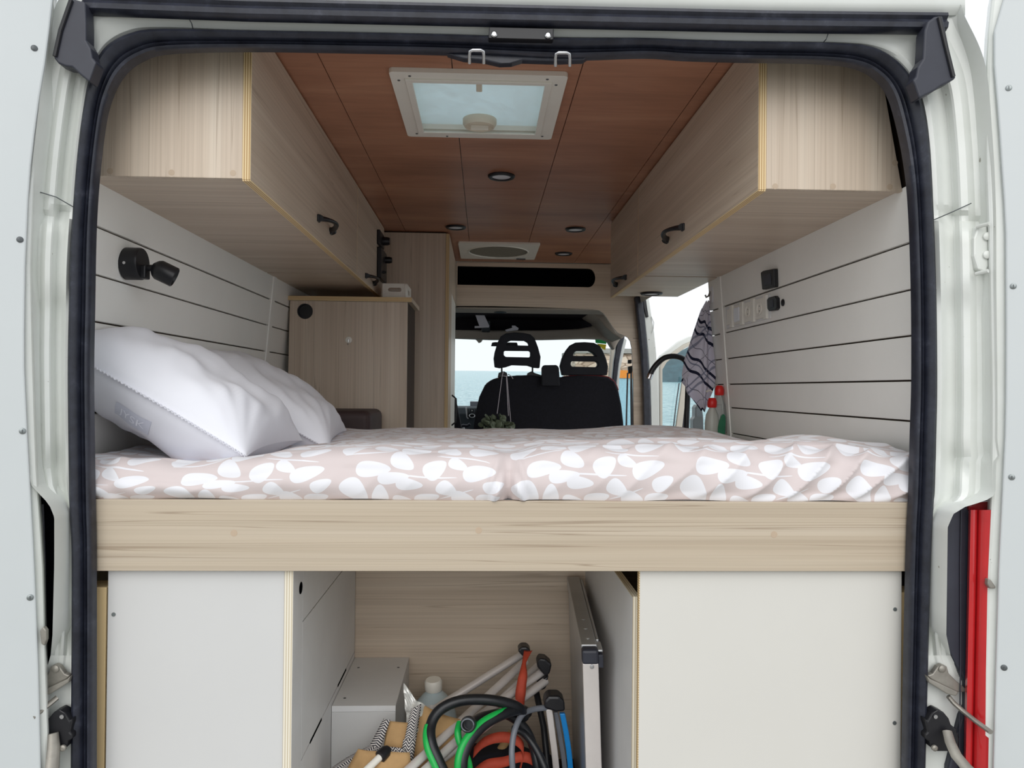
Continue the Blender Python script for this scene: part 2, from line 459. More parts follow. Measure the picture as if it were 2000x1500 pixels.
        if bevel:
            md = o.modifiers.new('edges', 'BEVEL'); md.width = bevel; md.segments = seg; md.limit_method = 'ANGLE'; md.angle_limit = math.radians(35)
        if subsurf:
            md = o.modifiers.new('smooth', 'SUBSURF'); md.levels = subsurf; md.render_levels = subsurf
        return o
def parent_base(p):
    b = Vector((0, 0, 0))
    while p is not None:
        b += p.location; p = p.parent
    return b
def tag(o, label=None, cat=None, group=None, kind=None):
    if label: o['label'] = label
    if cat: o['category'] = cat
    if group: o['group'] = group
    if kind: o['kind'] = kind
    return o
def thing(name, label, cat, loc, group=None, kind=None):
    o = bpy.data.objects.new(name, None); o.empty_display_size = 0.05; COL.objects.link(o)
    o.location = Vector(loc)
    return tag(o, label, cat, group, kind)
def struct(name, loc=(0, 0, 0), label=None):
    o = bpy.data.objects.new(name, None); o.empty_display_size = 0.05; COL.objects.link(o); o.location = Vector(loc)
    o['kind'] = 'structure'
    if label: o['label'] = label
    return o
def smoothstep(a, b, x):
    t = max(0.0, min(1.0, (x-a)/(b-a))); return t*t*(3-2*t)
def interp(tab, x):
    if x <= tab[0][0]: return tab[0][1]
    for (a, fa), (b, fb) in zip(tab, tab[1:]):
        if x <= b: return fa+(fb-fa)*(x-a)/(b-a)
    return tab[-1][1]
def catmull(pts, per=6, closed=False):
    out = []; n = len(pts)
    for i in range(n if closed else n-1):
        p0 = pts[(i-1) % n] if (closed or i > 0) else pts[i]; p1 = pts[i]; p2 = pts[(i+1) % n]
        p3 = pts[(i+2) % n] if (closed or i+2 < n) else p2
        for k in range(per):
            t = k/per
            out.append(0.5*((2*p1)+(p2-p0)*t+(2*p0-5*p1+4*p2-p3)*t*t+(3*p1-p0-3*p2+p3)*t*t*t))
    if not closed: out.append(pts[-1])
    return out
def ell(c, u, w, a, b, n=24): return [c+u*(a*math.cos(2*math.pi*i/n))+w*(b*math.sin(2*math.pi*i/n)) for i in range(n)]
def rrect(x0, x1, y0, y1, r, n=5):
    """rounded rectangle outline in 2D"""
    out = []
    for cx, cy, a0 in ((x1-r, y1-r, 0), (x0+r, y1-r, 90), (x0+r, y0+r, 180), (x1-r, y0+r, 270)):
        for i in range(n+1):
            a = math.radians(a0+90*i/n); out.append((cx+r*math.cos(a), cy+r*math.sin(a)))
    return out

# ================================================================== THE PLACE AROUND THE VAN
m = MB(); m.box(-14, 5.0, -14, 8.2, -0.62, -0.56)
m.build('ground', 'ground_concrete')['kind'] = 'structure'
# the quay slopes towards the water, so the sea plane lies tilted to the van
m = MB()
m.grid(2, 2, lambda u, v: (-2500+5000*u, 8.0+5200*v, ZC-5.2+0.0252*(5200*v)))
sea = m.build('sea', 'sea_water', recalc=False)
tag(sea, 'pale rippled sea water reaching to the horizon', 'sea', kind='stuff')
# headland across the bay
m = MB()
def hill(u, v):
    x = 78+112*u; y = 400+70*v
    h = interp([(78, 0), (88, 6.0), (97, 10.0), (106, 14.5), (125, 22), (160, 26), (190, 4)], x)
    h *= math.sin(math.pi*min(1, v*1.05))**.6
    h += 1.6*noise.noise(Vector((x*.12, y*.1, 0)))*math.sin(math.pi*v)
    return (x, y, ZC-5.2+0.0252*(y-8)+h-0.4)
m.grid(60, 16, hill)
tag(m.build('headland', 'hill_green', smooth=True), 'dark blue-green headland rising across the bay', 'hill', kind='structure')
# stone building on the quay beyond the windscreen
bl = W(1124, 680, 40.0); br = W(1262, 684, 40.0)
b_t = thing('stone_building', 'beige stone building on the quay ahead of the van', 'building', (bl.x, 40, -3.2))
MB().box(bl.x, br.x, 40, 46, -3.2, bl.z-0.25).build('masonry', 'stone_wall', b_t)
MB().box(bl.x-0.1, br.x+0.1, 39.85, 46.1, bl.z-0.25, bl.z).build('coping', 'ground_concrete', b_t)
k_t = thing('kiosk', 'small kiosk with orange band and pale blue side before the stone building', 'kiosk', (6.2, 32, -3.4))
k0 = W(1208, 723, 32); k1 = W(1262, 739, 32)
MB().box(k0.x, k1.x, 32, 33.5, k1.z, k0.z).build('roof_band', 'kiosk_orange', k_t)
MB().box(k0.x+0.05, k1.x-0.05, 32.05, 33.4, -3.4, k1.z).build('cabin', 'kiosk_blue', k_t)

# ================================================================== VAN SHELL
CEIL = 0.788       # ceiling height above the eye
CABZ = 0.438       # underside of the overhead cabinets
def XL(z): return -0.884+0.09*z
def XR(z): return 0.938-0.075*z
FL = -ZC
m = MB(); m.box(-0.98, 1.02, 1.5, 6.5, -0.04, 0.0)
m.build('floor', 'gap_brown')['kind'] = 'structure'
m = MB(); m.box(-0.98, 1.02, 1.5, 6.5, -0.56, -0.05)
m.build('floor_underbody', 'deep_black')['kind'] = 'structure'

# ---- body side: one profile, curving in towards the roof
SKIN = [(.967, -1.12), (.967, .20), (.952, .45), (.932, .60), (.897, .70), (.847, .775), (.79, .815), (.74, .83)]
def side_skin(name, sg, d0, d1, prof, par):
    pts = [(.033+sg*a, b) for a, b in prof]+[(.033+sg*(a-.012), b-.008) for a, b in reversed(prof)]
    MB().prism([V(x, d0, z) for x, z in pts], (0, d1-d0, 0)).build(name, 'white_car_paint', par)
# ---- side walls with white tongue-and-groove planks
wl = struct('wall_left', (-0.91, 1.55, 0), 'white horizontal plank lining with dark grooves')
side_skin('outer_skin', -1, 1.58, 4.72, SKIN, wl)
m = MB(); m.hexa([V(XL(-1.1)-.03, 1.57, -1.1), V(XL(-1.1)-.013, 1.57, -1.1), V(XL(-1.1)-.013, 4.66, -1.1), V(XL(-1.1)-.03, 4.66, -1.1)],
                 [V(XL(.8)-.03, 1.57, .8), V(XL(.8)-.013, 1.57, .8), V(XL(.8)-.013, 4.66, .8), V(XL(.8)-.03, 4.66, .8)])
m.build('backing', 'gap_brown', wl)
def plank(side, z0, z1, d0, d1, parent):
    X = XL if side < 0 else XR
    t = 0.012*side
    m = MB()
    a = [V(X(z0), d0, z0), V(X(z0)+t, d0, z0), V(X(z0)+t, d1, z0), V(X(z0), d1, z0)]
    b = [V(X(z1), d0, z1), V(X(z1)+t, d0, z1), V(X(z1)+t, d1, z1), V(X(z1), d1, z1)]
    m.hexa(a, b)
    return m.build('plank', 'wall_board_white', parent, bevel=0.0012, seg=1)
zl = [.349, .246, .143, .040, -.063, -.166, -.269]
plank(-1, .352, .446, 1.575, 3.04, wl); plank(-1, .352, .446, 3.075, 4.66, wl)
for a, b in zip(zl, zl[1:]):
    plank(-1, b+.0022, a-.0022, 1.575, 3.04, wl); plank(-1, b+.0022, a-.0022, 3.075, 4.66, wl)
m = MB()   # cover strip over the joint
m.hexa([V(XL(-.3)+.004, 3.036, -.3), V(XL(-.3)-.01, 3.036, -.3), V(XL(-.3)-.01, 3.079, -.3), V(XL(-.3)+.004, 3.079, -.3)],
       [V(XL(.5)+.004, 3.036, .5), V(XL(.5)-.01, 3.036, .5), V(XL(.5)-.01, 3.079, .5), V(XL(.5)+.004, 3.079, .5)])
m.build('cover_strip', 'wall_board_white', wl, bevel=0.003)

DOOR0 = 3.02; DOOR1 = 4.62          # sliding door opening along the right side
wr = struct('wall_right', (0.96, 1.55, 0), 'white horizontal plank lining with dark grooves')
side_skin('outer_skin', 1, 1.58, DOOR0+.02, SKIN, wr)
side_skin('upper_skin', 1, DOOR0+.02, 4.72, [(.940, .55)]+SKIN[3:], wr)
m = MB(); m.hexa([V(XR(-1.1)+.03, 1.57, -1.1), V(XR(-1.1)+.013, 1.57, -1.1), V(XR(-1.1)+.013, DOOR0, -1.1), V(XR(-1.1)+.03, DOOR0, -1.1)],
                 [V(XR(.8)+.03, 1.57, .8), V(XR(.8)+.013, 1.57, .8), V(XR(.8)+.013, DOOR0, .8), V(XR(.8)+.03, DOOR0, .8)])
m.build('backing', 'gap_brown', wr)
zr = [.324, .2245, .1255, .0275, -.062, -.16, -.258]
plank(1, .327, .446, 1.575, 2.86, wr); plank(1, .327, .446, 2.90, DOOR0, wr)
for a, b in zip(zr, zr[1:]):
    plank(1, b+.0022, a-.0022, 1.575, 2.86, wr); plank(1, b+.0022, a-.0022, 2.90, DOOR0, wr)
m = MB()
m.hexa([V(XR(-.3)-.004, 2.855, -.3), V(XR(-.3)+.01, 2.855, -.3), V(XR(-.3)+.01, 2.90, -.3), V(XR(-.3)-.004, 2.90, -.3)],
       [V(XR(.5)-.004, 2.855, .5), V(XR(.5)+.01, 2.855, .5), V(XR(.5)+.01, 2.90, .5), V(XR(.5)-.004, 2.90, .5)])
m.build('cover_strip', 'wall_board_white', wr, bevel=0.003)
MB().vbox(0.94, .985, DOOR0, DOOR0+.02, -1.1, .62).build('jamb', 'wall_board_white', wr)

# ---- ceiling of reddish plywood panels, roof above with the hatch cut through both
HX0, HX1, HD0, HD1 = -0.205, 0.165, 1.895, 2.275
ce = struct('ceiling', (0, 1.6, ZC+CEIL), 'reddish-brown plywood ceiling panels with thin joints')
cols = [-.84, -.40, -.085, .232, .552, .87]
g = 0.0012
for i in range(5):
    x0, x1 = cols[i]+g, cols[i+1]-g
    for d0, d1 in ((1.56, 2.95), (2.95, 4.655)):
        d0 += g; d1 -= g
        out = [V(x0, d0, CEIL), V(x1, d0, CEIL), V(x1, d1, CEIL), V(x0, d1, CEIL)]
        if d0 < 2 and i == 1:
            out = [V(x0, d0, CEIL), V(x1, d0, CEIL), V(x1, HD0, CEIL), V(HX0, HD0, CEIL), V(HX0, HD1, CEIL), V(x1, HD1, CEIL), V(x1, d1, CEIL), V(x0, d1, CEIL)]
        if d0 < 2 and i == 2:
            out = [V(x0, d0, CEIL), V(x1, d0, CEIL), V(x1, d1, CEIL), V(x0, d1, CEIL), V(x0, HD1, CEIL), V(HX1, HD1, CEIL), V(HX1, HD0, CEIL), V(x0, HD0, CEIL)]
        MB().prism(out, (0, 0, 0.008)).build('ceiling_panel', 'mahogany_ply', ce)
rf = struct('roof', (0, 1.5, ZC+.84), 'white van roof')
hole = [V(HX0, HD0, .80), V(HX1, HD0, .80), V(HX1, HD1, .80), V(HX0, HD1, .80)]
MB().prism([V(-.73, 1.5, .80), V(.80, 1.5, .80), V(.80, 4.72, .80), V(-.73, 4.72, .80)], (0, 0, 0.045), [hole]).build('roof_skin', 'white_car_paint', rf)
m = MB(); m.hexa([V(-.90, 4.72, .80), V(.96, 4.72, .80), V(.96, 5.70, .53), V(-.92, 5.70, .53)], [V(-.90, 4.72, .85), V(.96, 4.72, .85), V(.96, 5.72, .57), V(-.92, 5.72, .57)])
m.build('cab_roof', 'white_car_paint', rf)

# ---- rear frame round the opening
SEAL_IN = [(183, 1600), (183, 1112), (181, 978), (178, 740), (180, 600), (183, 450), (190, 340), (203, 235), (218, 182), (240, 143), (275, 116), (330, 101), (480, 97),
           (700, 100), (880, 104), (1000, 110), (1120, 114), (1260, 110), (1340, 115), (1445, 118), (1600, 121), (1672, 130), (1713, 152), (1738, 185), (1755, 240), (1770, 315), (1779, 400), (1785, 560), (1786, 740), (1783, 850), (1780, 960), (1774, 1110), (1764, 1600)]
SEAL_OUT = [(144, 1600), (147, 1112), (142, 978), (139, 740), (141, 600), (144, 500), (156, 330), (170, 215), (185, 145), (213, 95), (260, 69), (320, 61), (480, 65),
            (700, 69), (880, 73), (1000, 77), (1120, 79), (1260, 80), (1340, 83), (1445, 86), (1630, 89), (1700, 98), (1747, 126), (1780, 168), (1796, 210), (1807, 280), (1814, 400), (1820, 560), (1822, 740), (1820, 850), (1817, 960), (1810, 1110), (1797, 1600)]
OUTER = [(82, 1600), (104, 1112), (60, 978), (50, 740), (50, 600), (50, 480), (62, 330), (75, 215), (88, 120), (100, 40), (125, -12), (190, -20), (480, -2),
         (700, 3), (880, 8), (1000, 12), (1120, 15), (1260, 18), (1340, 20), (1445, 23), (1700, 27), (1810, 22), (1868, 4), (1886, 35), (1924, 125), (1938, 260), (1945, 400), (1946, 560), (1948, 740), (1948, 850), (1945, 950), (1850, 1110), (1846, 1600)]
DSEAL = 1.50
def dense(tab, per=14):
    return [(p.x, p.y) for p in catmull([Vector((a, b, 0)) for a, b in tab], per)]
si, so_, ou = dense(SEAL_IN), dense(SEAL_OUT), dense(OUTER)
fr = struct('wall_rear', (0, 1.5, -0.1), 'white painted rear door frame of the van')
# outer edge of the painted pillars, with the cut-outs for the lamps
RX = [(900, 1946), (966, 1944), (978, 1925), (990, 1885), (1004, 1862), (1030, 1851), (1262, 1848), (1300, 1866), (1334, 1884), (1352, 1884), (1400, 1878), (1500, 1853), (1700, 1850)]
LX = [(900, 50), (950, 62), (966, 78), (985, 96), (1010, 106), (1100, 106), (1262, 102), (1285, 98), (1310, 90), (1345, 80), (1700, 80)]
def frame_pt(k, s):
    (ix, iy), (ox, oy) = so_[k], ou[k]
    if iy > 900 and ix > 1000: ox, oy = interp(RX, iy), iy
    if iy > 900 and ix < 1000: ox, oy = interp(LX, iy), iy
    n = len(so_); top = smoothstep(230, 60, iy)
    side = interp([(0, 1.508), (.06, 1.490), (.14, 1.486), (.22, 1.500), (.36, 1.502), (.46, 1.476), (.60, 1.470), (.68, 1.478), (.84, 1.472), (.93, 1.455), (1, 1.43)], s)
    tp = interp([(0, 1.508), (.1, 1.495), (.4, 1.478), (.6, 1.474), (1, 1.47)], s)
    low = smoothstep(1240, 1300, iy)
    side = side*(1-low)+low*interp([(0, 1.508), (.1, 1.496), (1, 1.488)], s)
    d = side*(1-top)+tp*top
    # pressed steps in the pillars
    st = smoothstep(0.05, .2, s)*smoothstep(.95, .6, s)
    yy = iy+(40*s if ix > 1000 else 40*s)
    d -= 0.012*st*smoothstep(414, 450, iy-30*s)*smoothstep(610, 545, iy)
    d += 0.010*st*smoothstep(395, 408, iy-30*s)*smoothstep(424, 412, iy-30*s)
    d += 0.012*math.exp(-((iy-880-60*s)/26)**2)*math.exp(-((s-.42)/.2)**2)
    return W(ix+(ox-ix)*s, iy+(oy-iy)*s, d)
m = MB(); NS = 30; NK = len(so_)
m.grid(NS, NK, lambda u, v: frame_pt(int(round(v*(NK-1))), u))
o = m.build('frame_pressing', 'white_car_paint', fr, smooth=True, recalc=False, angle=22)
# return flange, turns the outer edge forward
m = MB(); m.grid(2, NK, lambda u, v: frame_pt(int(round(v*(NK-1))), 1.0)+Vector((0, .14*u, 0)))
m.build('frame_return', 'white_car_paint', fr, smooth=True, recalc=False)
# inner reveal between seal and lining
def reveal(u, v):
    k = int(round(v*(NK-1))); a = .5-.6*u
    return W(si[k][0]*a+so_[k][0]*(1-a), si[k][1]*a+so_[k][1]*(1-a), 1.505+.06*u)
m = MB(); m.grid(2, NK, reveal)
m.build('frame_reveal', 'deep_black', fr, recalc=False)
# rubber seal: swept profile with ridges
path = []; nrm = []; bnm = []
for (a, b), (c, e) in zip(si, so_):
    p0 = W(a, b, DSEAL); p1 = W(c, e, DSEAL)
    path.append((p0+p1)/2); nn = (p1-p0); nrm.append(nn); bnm.append(Vector((0, -1, 0)))
prof = [(-.5, -.012), (-.5, .002), (-.46, .012), (-.36, .0145), (-.30, .010), (-.27, .006), (-.24, .009), (-.18, .0125), (-.12, .010), (-.09, .007), (-.05, .012), (.05, .021), (.2, .026), (.34, .0235), (.44, .015), (.5, .002), (.5, -.012)]
m = MB(); m.sweep(path, nrm, bnm, prof)
m.build('rubber_seal', 'black_rubber', fr, smooth=True, angle=50)
# upper rubber gutter
ytop = lambda x: interp([(130, 52), (480, 65), (1000, 77), (1500, 88), (1860, 92)], x)
gp = [W(x, ytop(x)-46, 1.462) for x in range(165, 1846, 40)]
m = MB()
m.sweep(gp, [Vector((0, 0, 1))]*len(gp), [Vector((0, -1, 0))]*len(gp), [(-.0175, -.012), (-.0175, .004), (-.013, .012), (-.004, .014), (0, .010), (.004, .008), (.010, .013), (.016, .012), (.0185, .004), (.0185, -.012)])
m.build('gutter_seal', 'black_rubber', fr, smooth=True, angle=40)
# roof edge over the gutter
m = MB()
def redge(u, v):
    x = 95+1790*u; y0 = ytop(x)-62
    r = [(0, 1.466), (.12, 1.452), (.3, 1.450), (.42, 1.462), (1, 1.475)]
    return W(x, y0-150*v, interp(r, v))
m.grid(60, 14, redge); m.build('roof_edge', 'white_car_paint', fr, smooth=True, recalc=False)
# black corner brackets
lb = [(139, -4), (166, 4), (168, 45), (168, 78), (177, 94), (180, 112), (188, 122), (174, 160), (158, 147), (141, 131), (127, 129), (113, 123), (104, 112), (118, 58)]
m = MB(); m.prism([W(x, y, 1.437) for x, y in lb], (0, .032, 0)); m.build('corner_bracket', 'grey_black_plastic', fr, bevel=0.007, seg=3)
m = MB(); m.tube([W(139, 0, 1.435), W(118, 60, 1.435), W(107, 110, 1.435)], .004, 8); m.build('bracket_lip', 'black_plastic', fr, smooth=True)
rb = [(1826, 32), (1842, 30), (1850, 70), (1860, 118), (1868, 152), (1855, 160), (1838, 168), (1824, 178), (1796, 192), (1788, 168), (1783, 156), (1789, 151), (1793, 130), (1803, 114), (1806, 60), (1812, 42)]
m = MB(); m.prism([W(x, y, 1.437) for x, y in rb], (0, .032, 0)); m.build('corner_bracket', 'grey_black_plastic', fr, bevel=0.007, seg=3)
m = MB(); m.tube([W(1834, 34, 1.435), W(1846, 85, 1.435), W(1862, 150, 1.435)], .004, 8); m.build('bracket_lip', 'black_plastic', fr, smooth=True)
# pressed panel joints (sealant lines)
for a, b in (((365, 30), (378, 62)), ((1618, 64), (1604, 88))):
    m = MB(); m.tube([W(a[0], a[1], 1.474), W((a[0]+b[0])/2+3, (a[1]+b[1])/2, 1.474), W(b[0], b[1], 1.49)], .0011, 6); m.build('sealant_line', 'screw_dark', fr)
def fr_line(pts, r=.0011, mat='screw_dark'):
    m = MB(); m.tube([W(x, y, d) for x, y, d in pts], r, 6); m.build('sealant_line', mat, fr)
fr_line([(74, 374, 1.462), (110, 385, 1.468), (148, 407, 1.487)])
fr_line([(1818, 432, 1.487), (1860, 414, 1.470), (1897, 397, 1.464)])
# latch plate and two striker loops under the header
m = MB(); p = [(955, 53), (1082, 56), (1081, 77), (954, 74)]
m.prism([W(x, y, 1.462) for x, y in p], (0, .02, 0)); m.build('latch_plate', 'black_plastic', fr, bevel=0.002)
for x in (965, 1070):
    m = MB(); m.lathe(W(x, 68+.02*(x-965), 1.461), (0, -1, 0), [(.006, 0), (.006, .003), (.004, .005), (.0, .005)], 14); m.build('screw', 'chrome', fr, smooth=True)
m = MB(); m.prism([W(x, y, 1.50) for x, y in [(872, 104), (1150, 110), (1140, 117), (1085, 119), (1020, 117), (1000, 123), (975, 124), (945, 117), (905, 114)]], (0, .02, 0)); m.build('seal_flap', 'black_rubber', fr, bevel=0.002)
for x in (931, 1099):
    y = 98+.03*(x-931)
    pts = [W(x-14, y+26, 1.49), W(x-14, y+10, 1.478), W(x-13, y+2, 1.472), W(x-8, y, 1.470), W(x+8, y, 1.470), W(x+13, y+2, 1.472), W(x+14, y+10, 1.478), W(x+14, y+26, 1.49)]
    m = MB(); m.tube(pts, .0034, 10); m.build('striker_loop', 'chrome', fr, smooth=True)
# upper door hinge on the right pillar
m = MB(); m.prism([W(x, y, 1.452) for x, y in [(1911, 440), (1928, 434), (1932, 470), (1932, 520), (1926, 532), (1910, 526), (1902, 500), (1902, 465)]], (0, .02, 0)); m.build('hinge_plate', 'white_car_paint', fr, bevel=0.004)
for y in (462, 498):
    m = MB(); m.lathe(W(1926, y, 1.452), (0, -1, 0), [(.008, 0), (.008, .004), (.005, .006), (0, .006)], 12); m.build('hinge_bolt', 'white_car_paint', fr, smooth=True)
for (x0, x1, y) in ((1908, 1932, 440), (1906, 1930, 532)):
    m = MB(); m.tube([W(x0, y+3, 1.45), W((x0+x1)/2, y, 1.44), W(x1, y-3, 1.43)], .004, 8); m.build('hinge_lug', 'white_car_paint', fr, smooth=True)

# ---- lower door stays and black hinge blocks, left and right
def stay(sg, name_d, X):
    f = X
    m = MB(); m.prism([W(f(x), y, 1.474) for x, y in [(1812, 1320), (1822, 1316), (1832, 1302), (1840, 1298), (1850, 1302), (1854, 1316), (1868, 1330), (1888, 1346), (1888, 1352), (1870, 1352), (1845, 1340), (1818, 1326)]], (0, .012, 0)); m.build('stay_bracket', 'worn_metal', fr, bevel=.002)
    m = MB(); m.prism([W(f(x), y, 1.466) for x, y in [(1811, 1320), (1818, 1327), (1872, 1352), (1868, 1360), (1850, 1356), (1815, 1334)]], (0, .016, 0)); m.build('stay_bracket_lip', 'worn_metal', fr, bevel=.002)
    m = MB(); m.lathe(W(f(1839), 1306, 1.474), (0, -1, 0), [(.007, 0), (.007, .003), (.004, .005), (0, .005)], 14); m.build('stay_rivet', 'worn_metal', fr, smooth=True)
    m = MB(); m.prism([W(f(x), y, 1.462) for x, y in [(1812, 1408), (1818, 1398), (1822, 1392), (1832, 1386), (1844, 1392), (1854, 1404), (1858, 1416), (1868, 1424), (1874, 1444), (1872, 1470), (1862, 1468), (1846, 1468), (1832, 1468), (1820, 1462), (1816, 1448), (1808, 1444), (1808, 1434), (1812, 1430), (1808, 1412), (1808, 1404)]], (0, .025, 0)); m.build('hinge_block', 'black_plastic', fr, bevel=.005)
    m = MB(); m.lathe(W(f(1826), 1399, 1.460), (0, -1, 0), [(.004, 0), (.004, .003), (0, .003)], 12); m.build('screw', 'chrome', fr)
    m = MB(); m.lathe(W(f(1824), 1460, 1.460), (0, -1, 0), [(.006, 0), (.006, .004), (.003, .006), (0, .006)], 12); m.build('screw', 'worn_metal', fr)
stay(1, 'right', lambda x: x)
stay(-1, 'left', lambda x: 1948-x)

# ================================================================== REAR DOORS (both swung wide open)
def rear_door(name, panel, flange, sg, label, screws, scr_edge):
    D = struct(name, W(panel[4][0], 1600, 1.40), label)
    dr = Vector((sg*.906, -.42, 0))*0.74
    nv = Vector((sg*-.42, -.906, 0))       # towards the camera
    E0 = W(panel[4][0], panel[4][1], 1.425); EYE = Vector((0, 0, ZC))
    def on_door(x, y, off):      # where the line of sight meets the flat of the door
        r = W(x, y, 1.0)-EYE
        return EYE+r*((E0+nv*off-EYE).dot(nv)/r.dot(nv))
    def edge(tab, off, n=26):
        ys = [tab[0][0]+(tab[-1][0]-tab[0][0])*i/n for i in range(n+1)]
        pts = [(interp(tab, y), y) for y in ys]
        return [on_door(x, y, off) for x, y in pts]
    tabp = [(y, x) for x, y in panel]; tabf = [(y, x) for x, y in flange]
    ep = edge(tabp, 0.0); ef = edge(tabf, -.012)
    poly = ep+[ep[-1]+dr, ep[0]+dr]
    m = MB(); m.prism(poly, nv*-.011); m.build('inner_panel', 'door_panel_white', D, bevel=.003)
    poly = ef+[ef[-1]+dr*1.03, ef[0]+dr*1.03]
    m = MB(); m.prism(poly, nv*-.045); m.build('door_shell', 'white_car_paint', D, bevel=.006)
    for (x, y, k) in screws:
        q = on_door(x, y, 0.0)
        m = MB(); m.lathe(q, nv, [(.0058, 0), (.0056, .0012), (.004, .002), (0, .002)], 16); m.build('screw', k, D, smooth=True)
        m = MB(); u = Vector((0, 0, 1)); w = nv.cross(u)
        m.hexa([q+nv*.002+u*.003+w*.0008, q+nv*.002+u*.003-w*.0008, q+nv*.002-u*.003-w*.0008, q+nv*.002-u*.003+w*.0008], [q+nv*.0026+u*.003+w*.0008, q+nv*.0026+u*.003-w*.0008, q+nv*.0026-u*.003-w*.0008, q+nv*.0026-u*.003+w*.0008]); m.build('screw_slot', 'screw_dark', D)
    return D
dl = rear_door('door_1', [(112, -70), (103, 0), (92, 100), (83, 155), (73, 213), (57, 350), (49, 530), (47, 700), (55, 880), (62, 1000), (67, 1100), (75, 1300), (80, 1500), (83, 1640)],
     [(122, -70), (104, 0), (93, 100), (85, 155), (76, 213), (66, 350), (60, 530), (64, 700), (70, 900), (77, 1000), (84, 1100), (89, 1300), (97, 1500), (100, 1640)], -1,
     'white inner panel of the rear door beside the pillows', [(67, 94, 'screw_dark'), (39, 468, 'screw_dark'), (44, 842, 'screw_steel'), (59, 1167, 'screw_steel')], None)
drr = rear_door('door_2', [(1985, -70), (1959, 0), (1942, 53), (1940, 107), (1951, 240), (1958, 350), (1964, 430), (1965, 617), (1965, 700), (1964, 830), (1960, 913), (1951, 1100), (1945, 1313), (1940, 1500), (1937, 1640)],
     [(1950, -70), (1936, 0), (1931, 53), (1927, 107), (1926, 240), (1927, 350), (1931, 430), (1935, 617), (1938, 800), (1936, 967), (1929, 1100), (1921, 1313), (1916, 1500), (1912, 1640)], 1,
     'white inner panel of the rear door beside the red lamp', [(1970, 172, 'screw_steel'), (1979, 559, 'screw_steel'), (1976, 932, 'screw_steel'), (1961, 1304, 'screw_dark')], None)
# door stay arm reaching from the right pillar to the open door
m = MB(); m.tube([W(1852, 1360, 1.472), W(1862, 1372, 1.468), W(1880, 1388, 1.455), W(1905, 1408, 1.435), W(1935, 1430, 1.405)], .0075, 10, flat=.6); m.build('stay_arm', 'worn_metal', drr, smooth=True)
m = MB(); m.tube([W(1850, 1428, 1.455), W(1856, 1450, 1.44), W(1868, 1476, 1.42), W(1890, 1502, 1.40), W(1925, 1530, 1.37)], [.009, .010, .011, .011, .010], 10, flat=.6); m.build('hinge_arm', 'worn_metal', drr, smooth=True)
m = MB(); m.tube([W(112, 1362, 1.472), W(100, 1372, 1.465), W(82, 1386, 1.45), W(62, 1402, 1.43)], .0075, 10, flat=.6); m.build('stay_arm', 'worn_metal', dl, smooth=True)
m = MB(); m.tube([W(104, 1432, 1.455), W(105, 1460, 1.45), W(102, 1500, 1.44), W(92, 1550, 1.42)], [.009, .011, .012, .012], 10, flat=.6); m.build('hinge_arm', 'worn_metal', dl, smooth=True)
# small clip on each door edge
m = MB(); m.prism([W(x, y, 1.43) for x, y in [(77, 1232), (84, 1224), (90, 1232), (90, 1250), (86, 1262), (80, 1258)]], (0, .01, 0)); m.build('edge_clip', 'worn_metal', dl, bevel=.002)
m = MB(); m.prism([W(x, y, 1.43) for x, y in [(1930, 1130), (1937, 1134), (1945, 1146), (1945, 1150), (1934, 1150), (1929, 1142)]], (0, .01, 0)); m.build('edge_clip', 'worn_metal', drr, bevel=.002)

# ---- tail lamps in the body corners
tl = thing('tail_lamp', 'red tail lamp in black housing at the edge of the open doorway', 'tail lamp', W(1890, 1600, 1.5), 'tail lamps')
m = MB(); m.prism([W(x, y, 1.475) for x, y in [(1850, 1640), (1853, 1500), (1878, 1400), (1887, 1380), (1887, 1336), (1868, 1300), (1848, 1262), (1848, 1030), (1853, 1008), (1866, 990), (1885, 976), (1945, 974), (1945, 1640)]], (0, .08, 0)); m.build('housing', 'grey_black_plastic', tl, bevel=.004)
m = MB()
prof = [(1892, 1.470), (1896, 1.455), (1904, 1.452), (1910, 1.462), (1914, 1.452), (1926, 1.445), (1940, 1.44), (1950, 1.46)]
m.grid(len(prof), 30, lambda u, v: W(prof[int(round(u*(len(prof)-1)))][0]-.02*(v*640), 996+644*v, prof[int(round(u*(len(prof)-1)))][1]))
m.build('lens', 'red_lens', tl, smooth=True, recalc=False, angle=70)
m = MB(); m.prism([W(x, y, 1.468) for x, y in [(1892, 982), (1945, 978), (1945, 998), (1894, 998)]], (0, .02, 0)); m.build('lens_cap', 'dark_red_lens', tl, bevel=.002)
m = MB(); m.tube([W(1878, 985, 1.472), W(1876, 1100, 1.472), W(1876, 1300, 1.472), W(1872, 1600, 1.472)], .0012, 6); m.build('mould_line', 'grey_black_plastic', tl)
tl2 = thing('tail_lamp', 'black tail lamp housing showing behind the door beside the pillows', 'tail lamp', W(80, 1600, 1.5), 'tail lamps')
m = MB(); m.prism([W(x, y, 1.485) for x, y in [(30, 1640), (30, 960), (76, 964), (90, 974), (102, 990), (110, 1010), (106, 1262), (98, 1285), (88, 1312), (76, 1345), (76, 1640)]], (0, .08, 0)); m.build('housing', 'deep_black', tl2, bevel=.004)
m = MB(); m.tube([W(84, 985, 1.484), W(88, 1100, 1.484), W(90, 1260, 1.484)], .0018, 6); m.build('mould_line', 'grey_black_plastic', tl2)

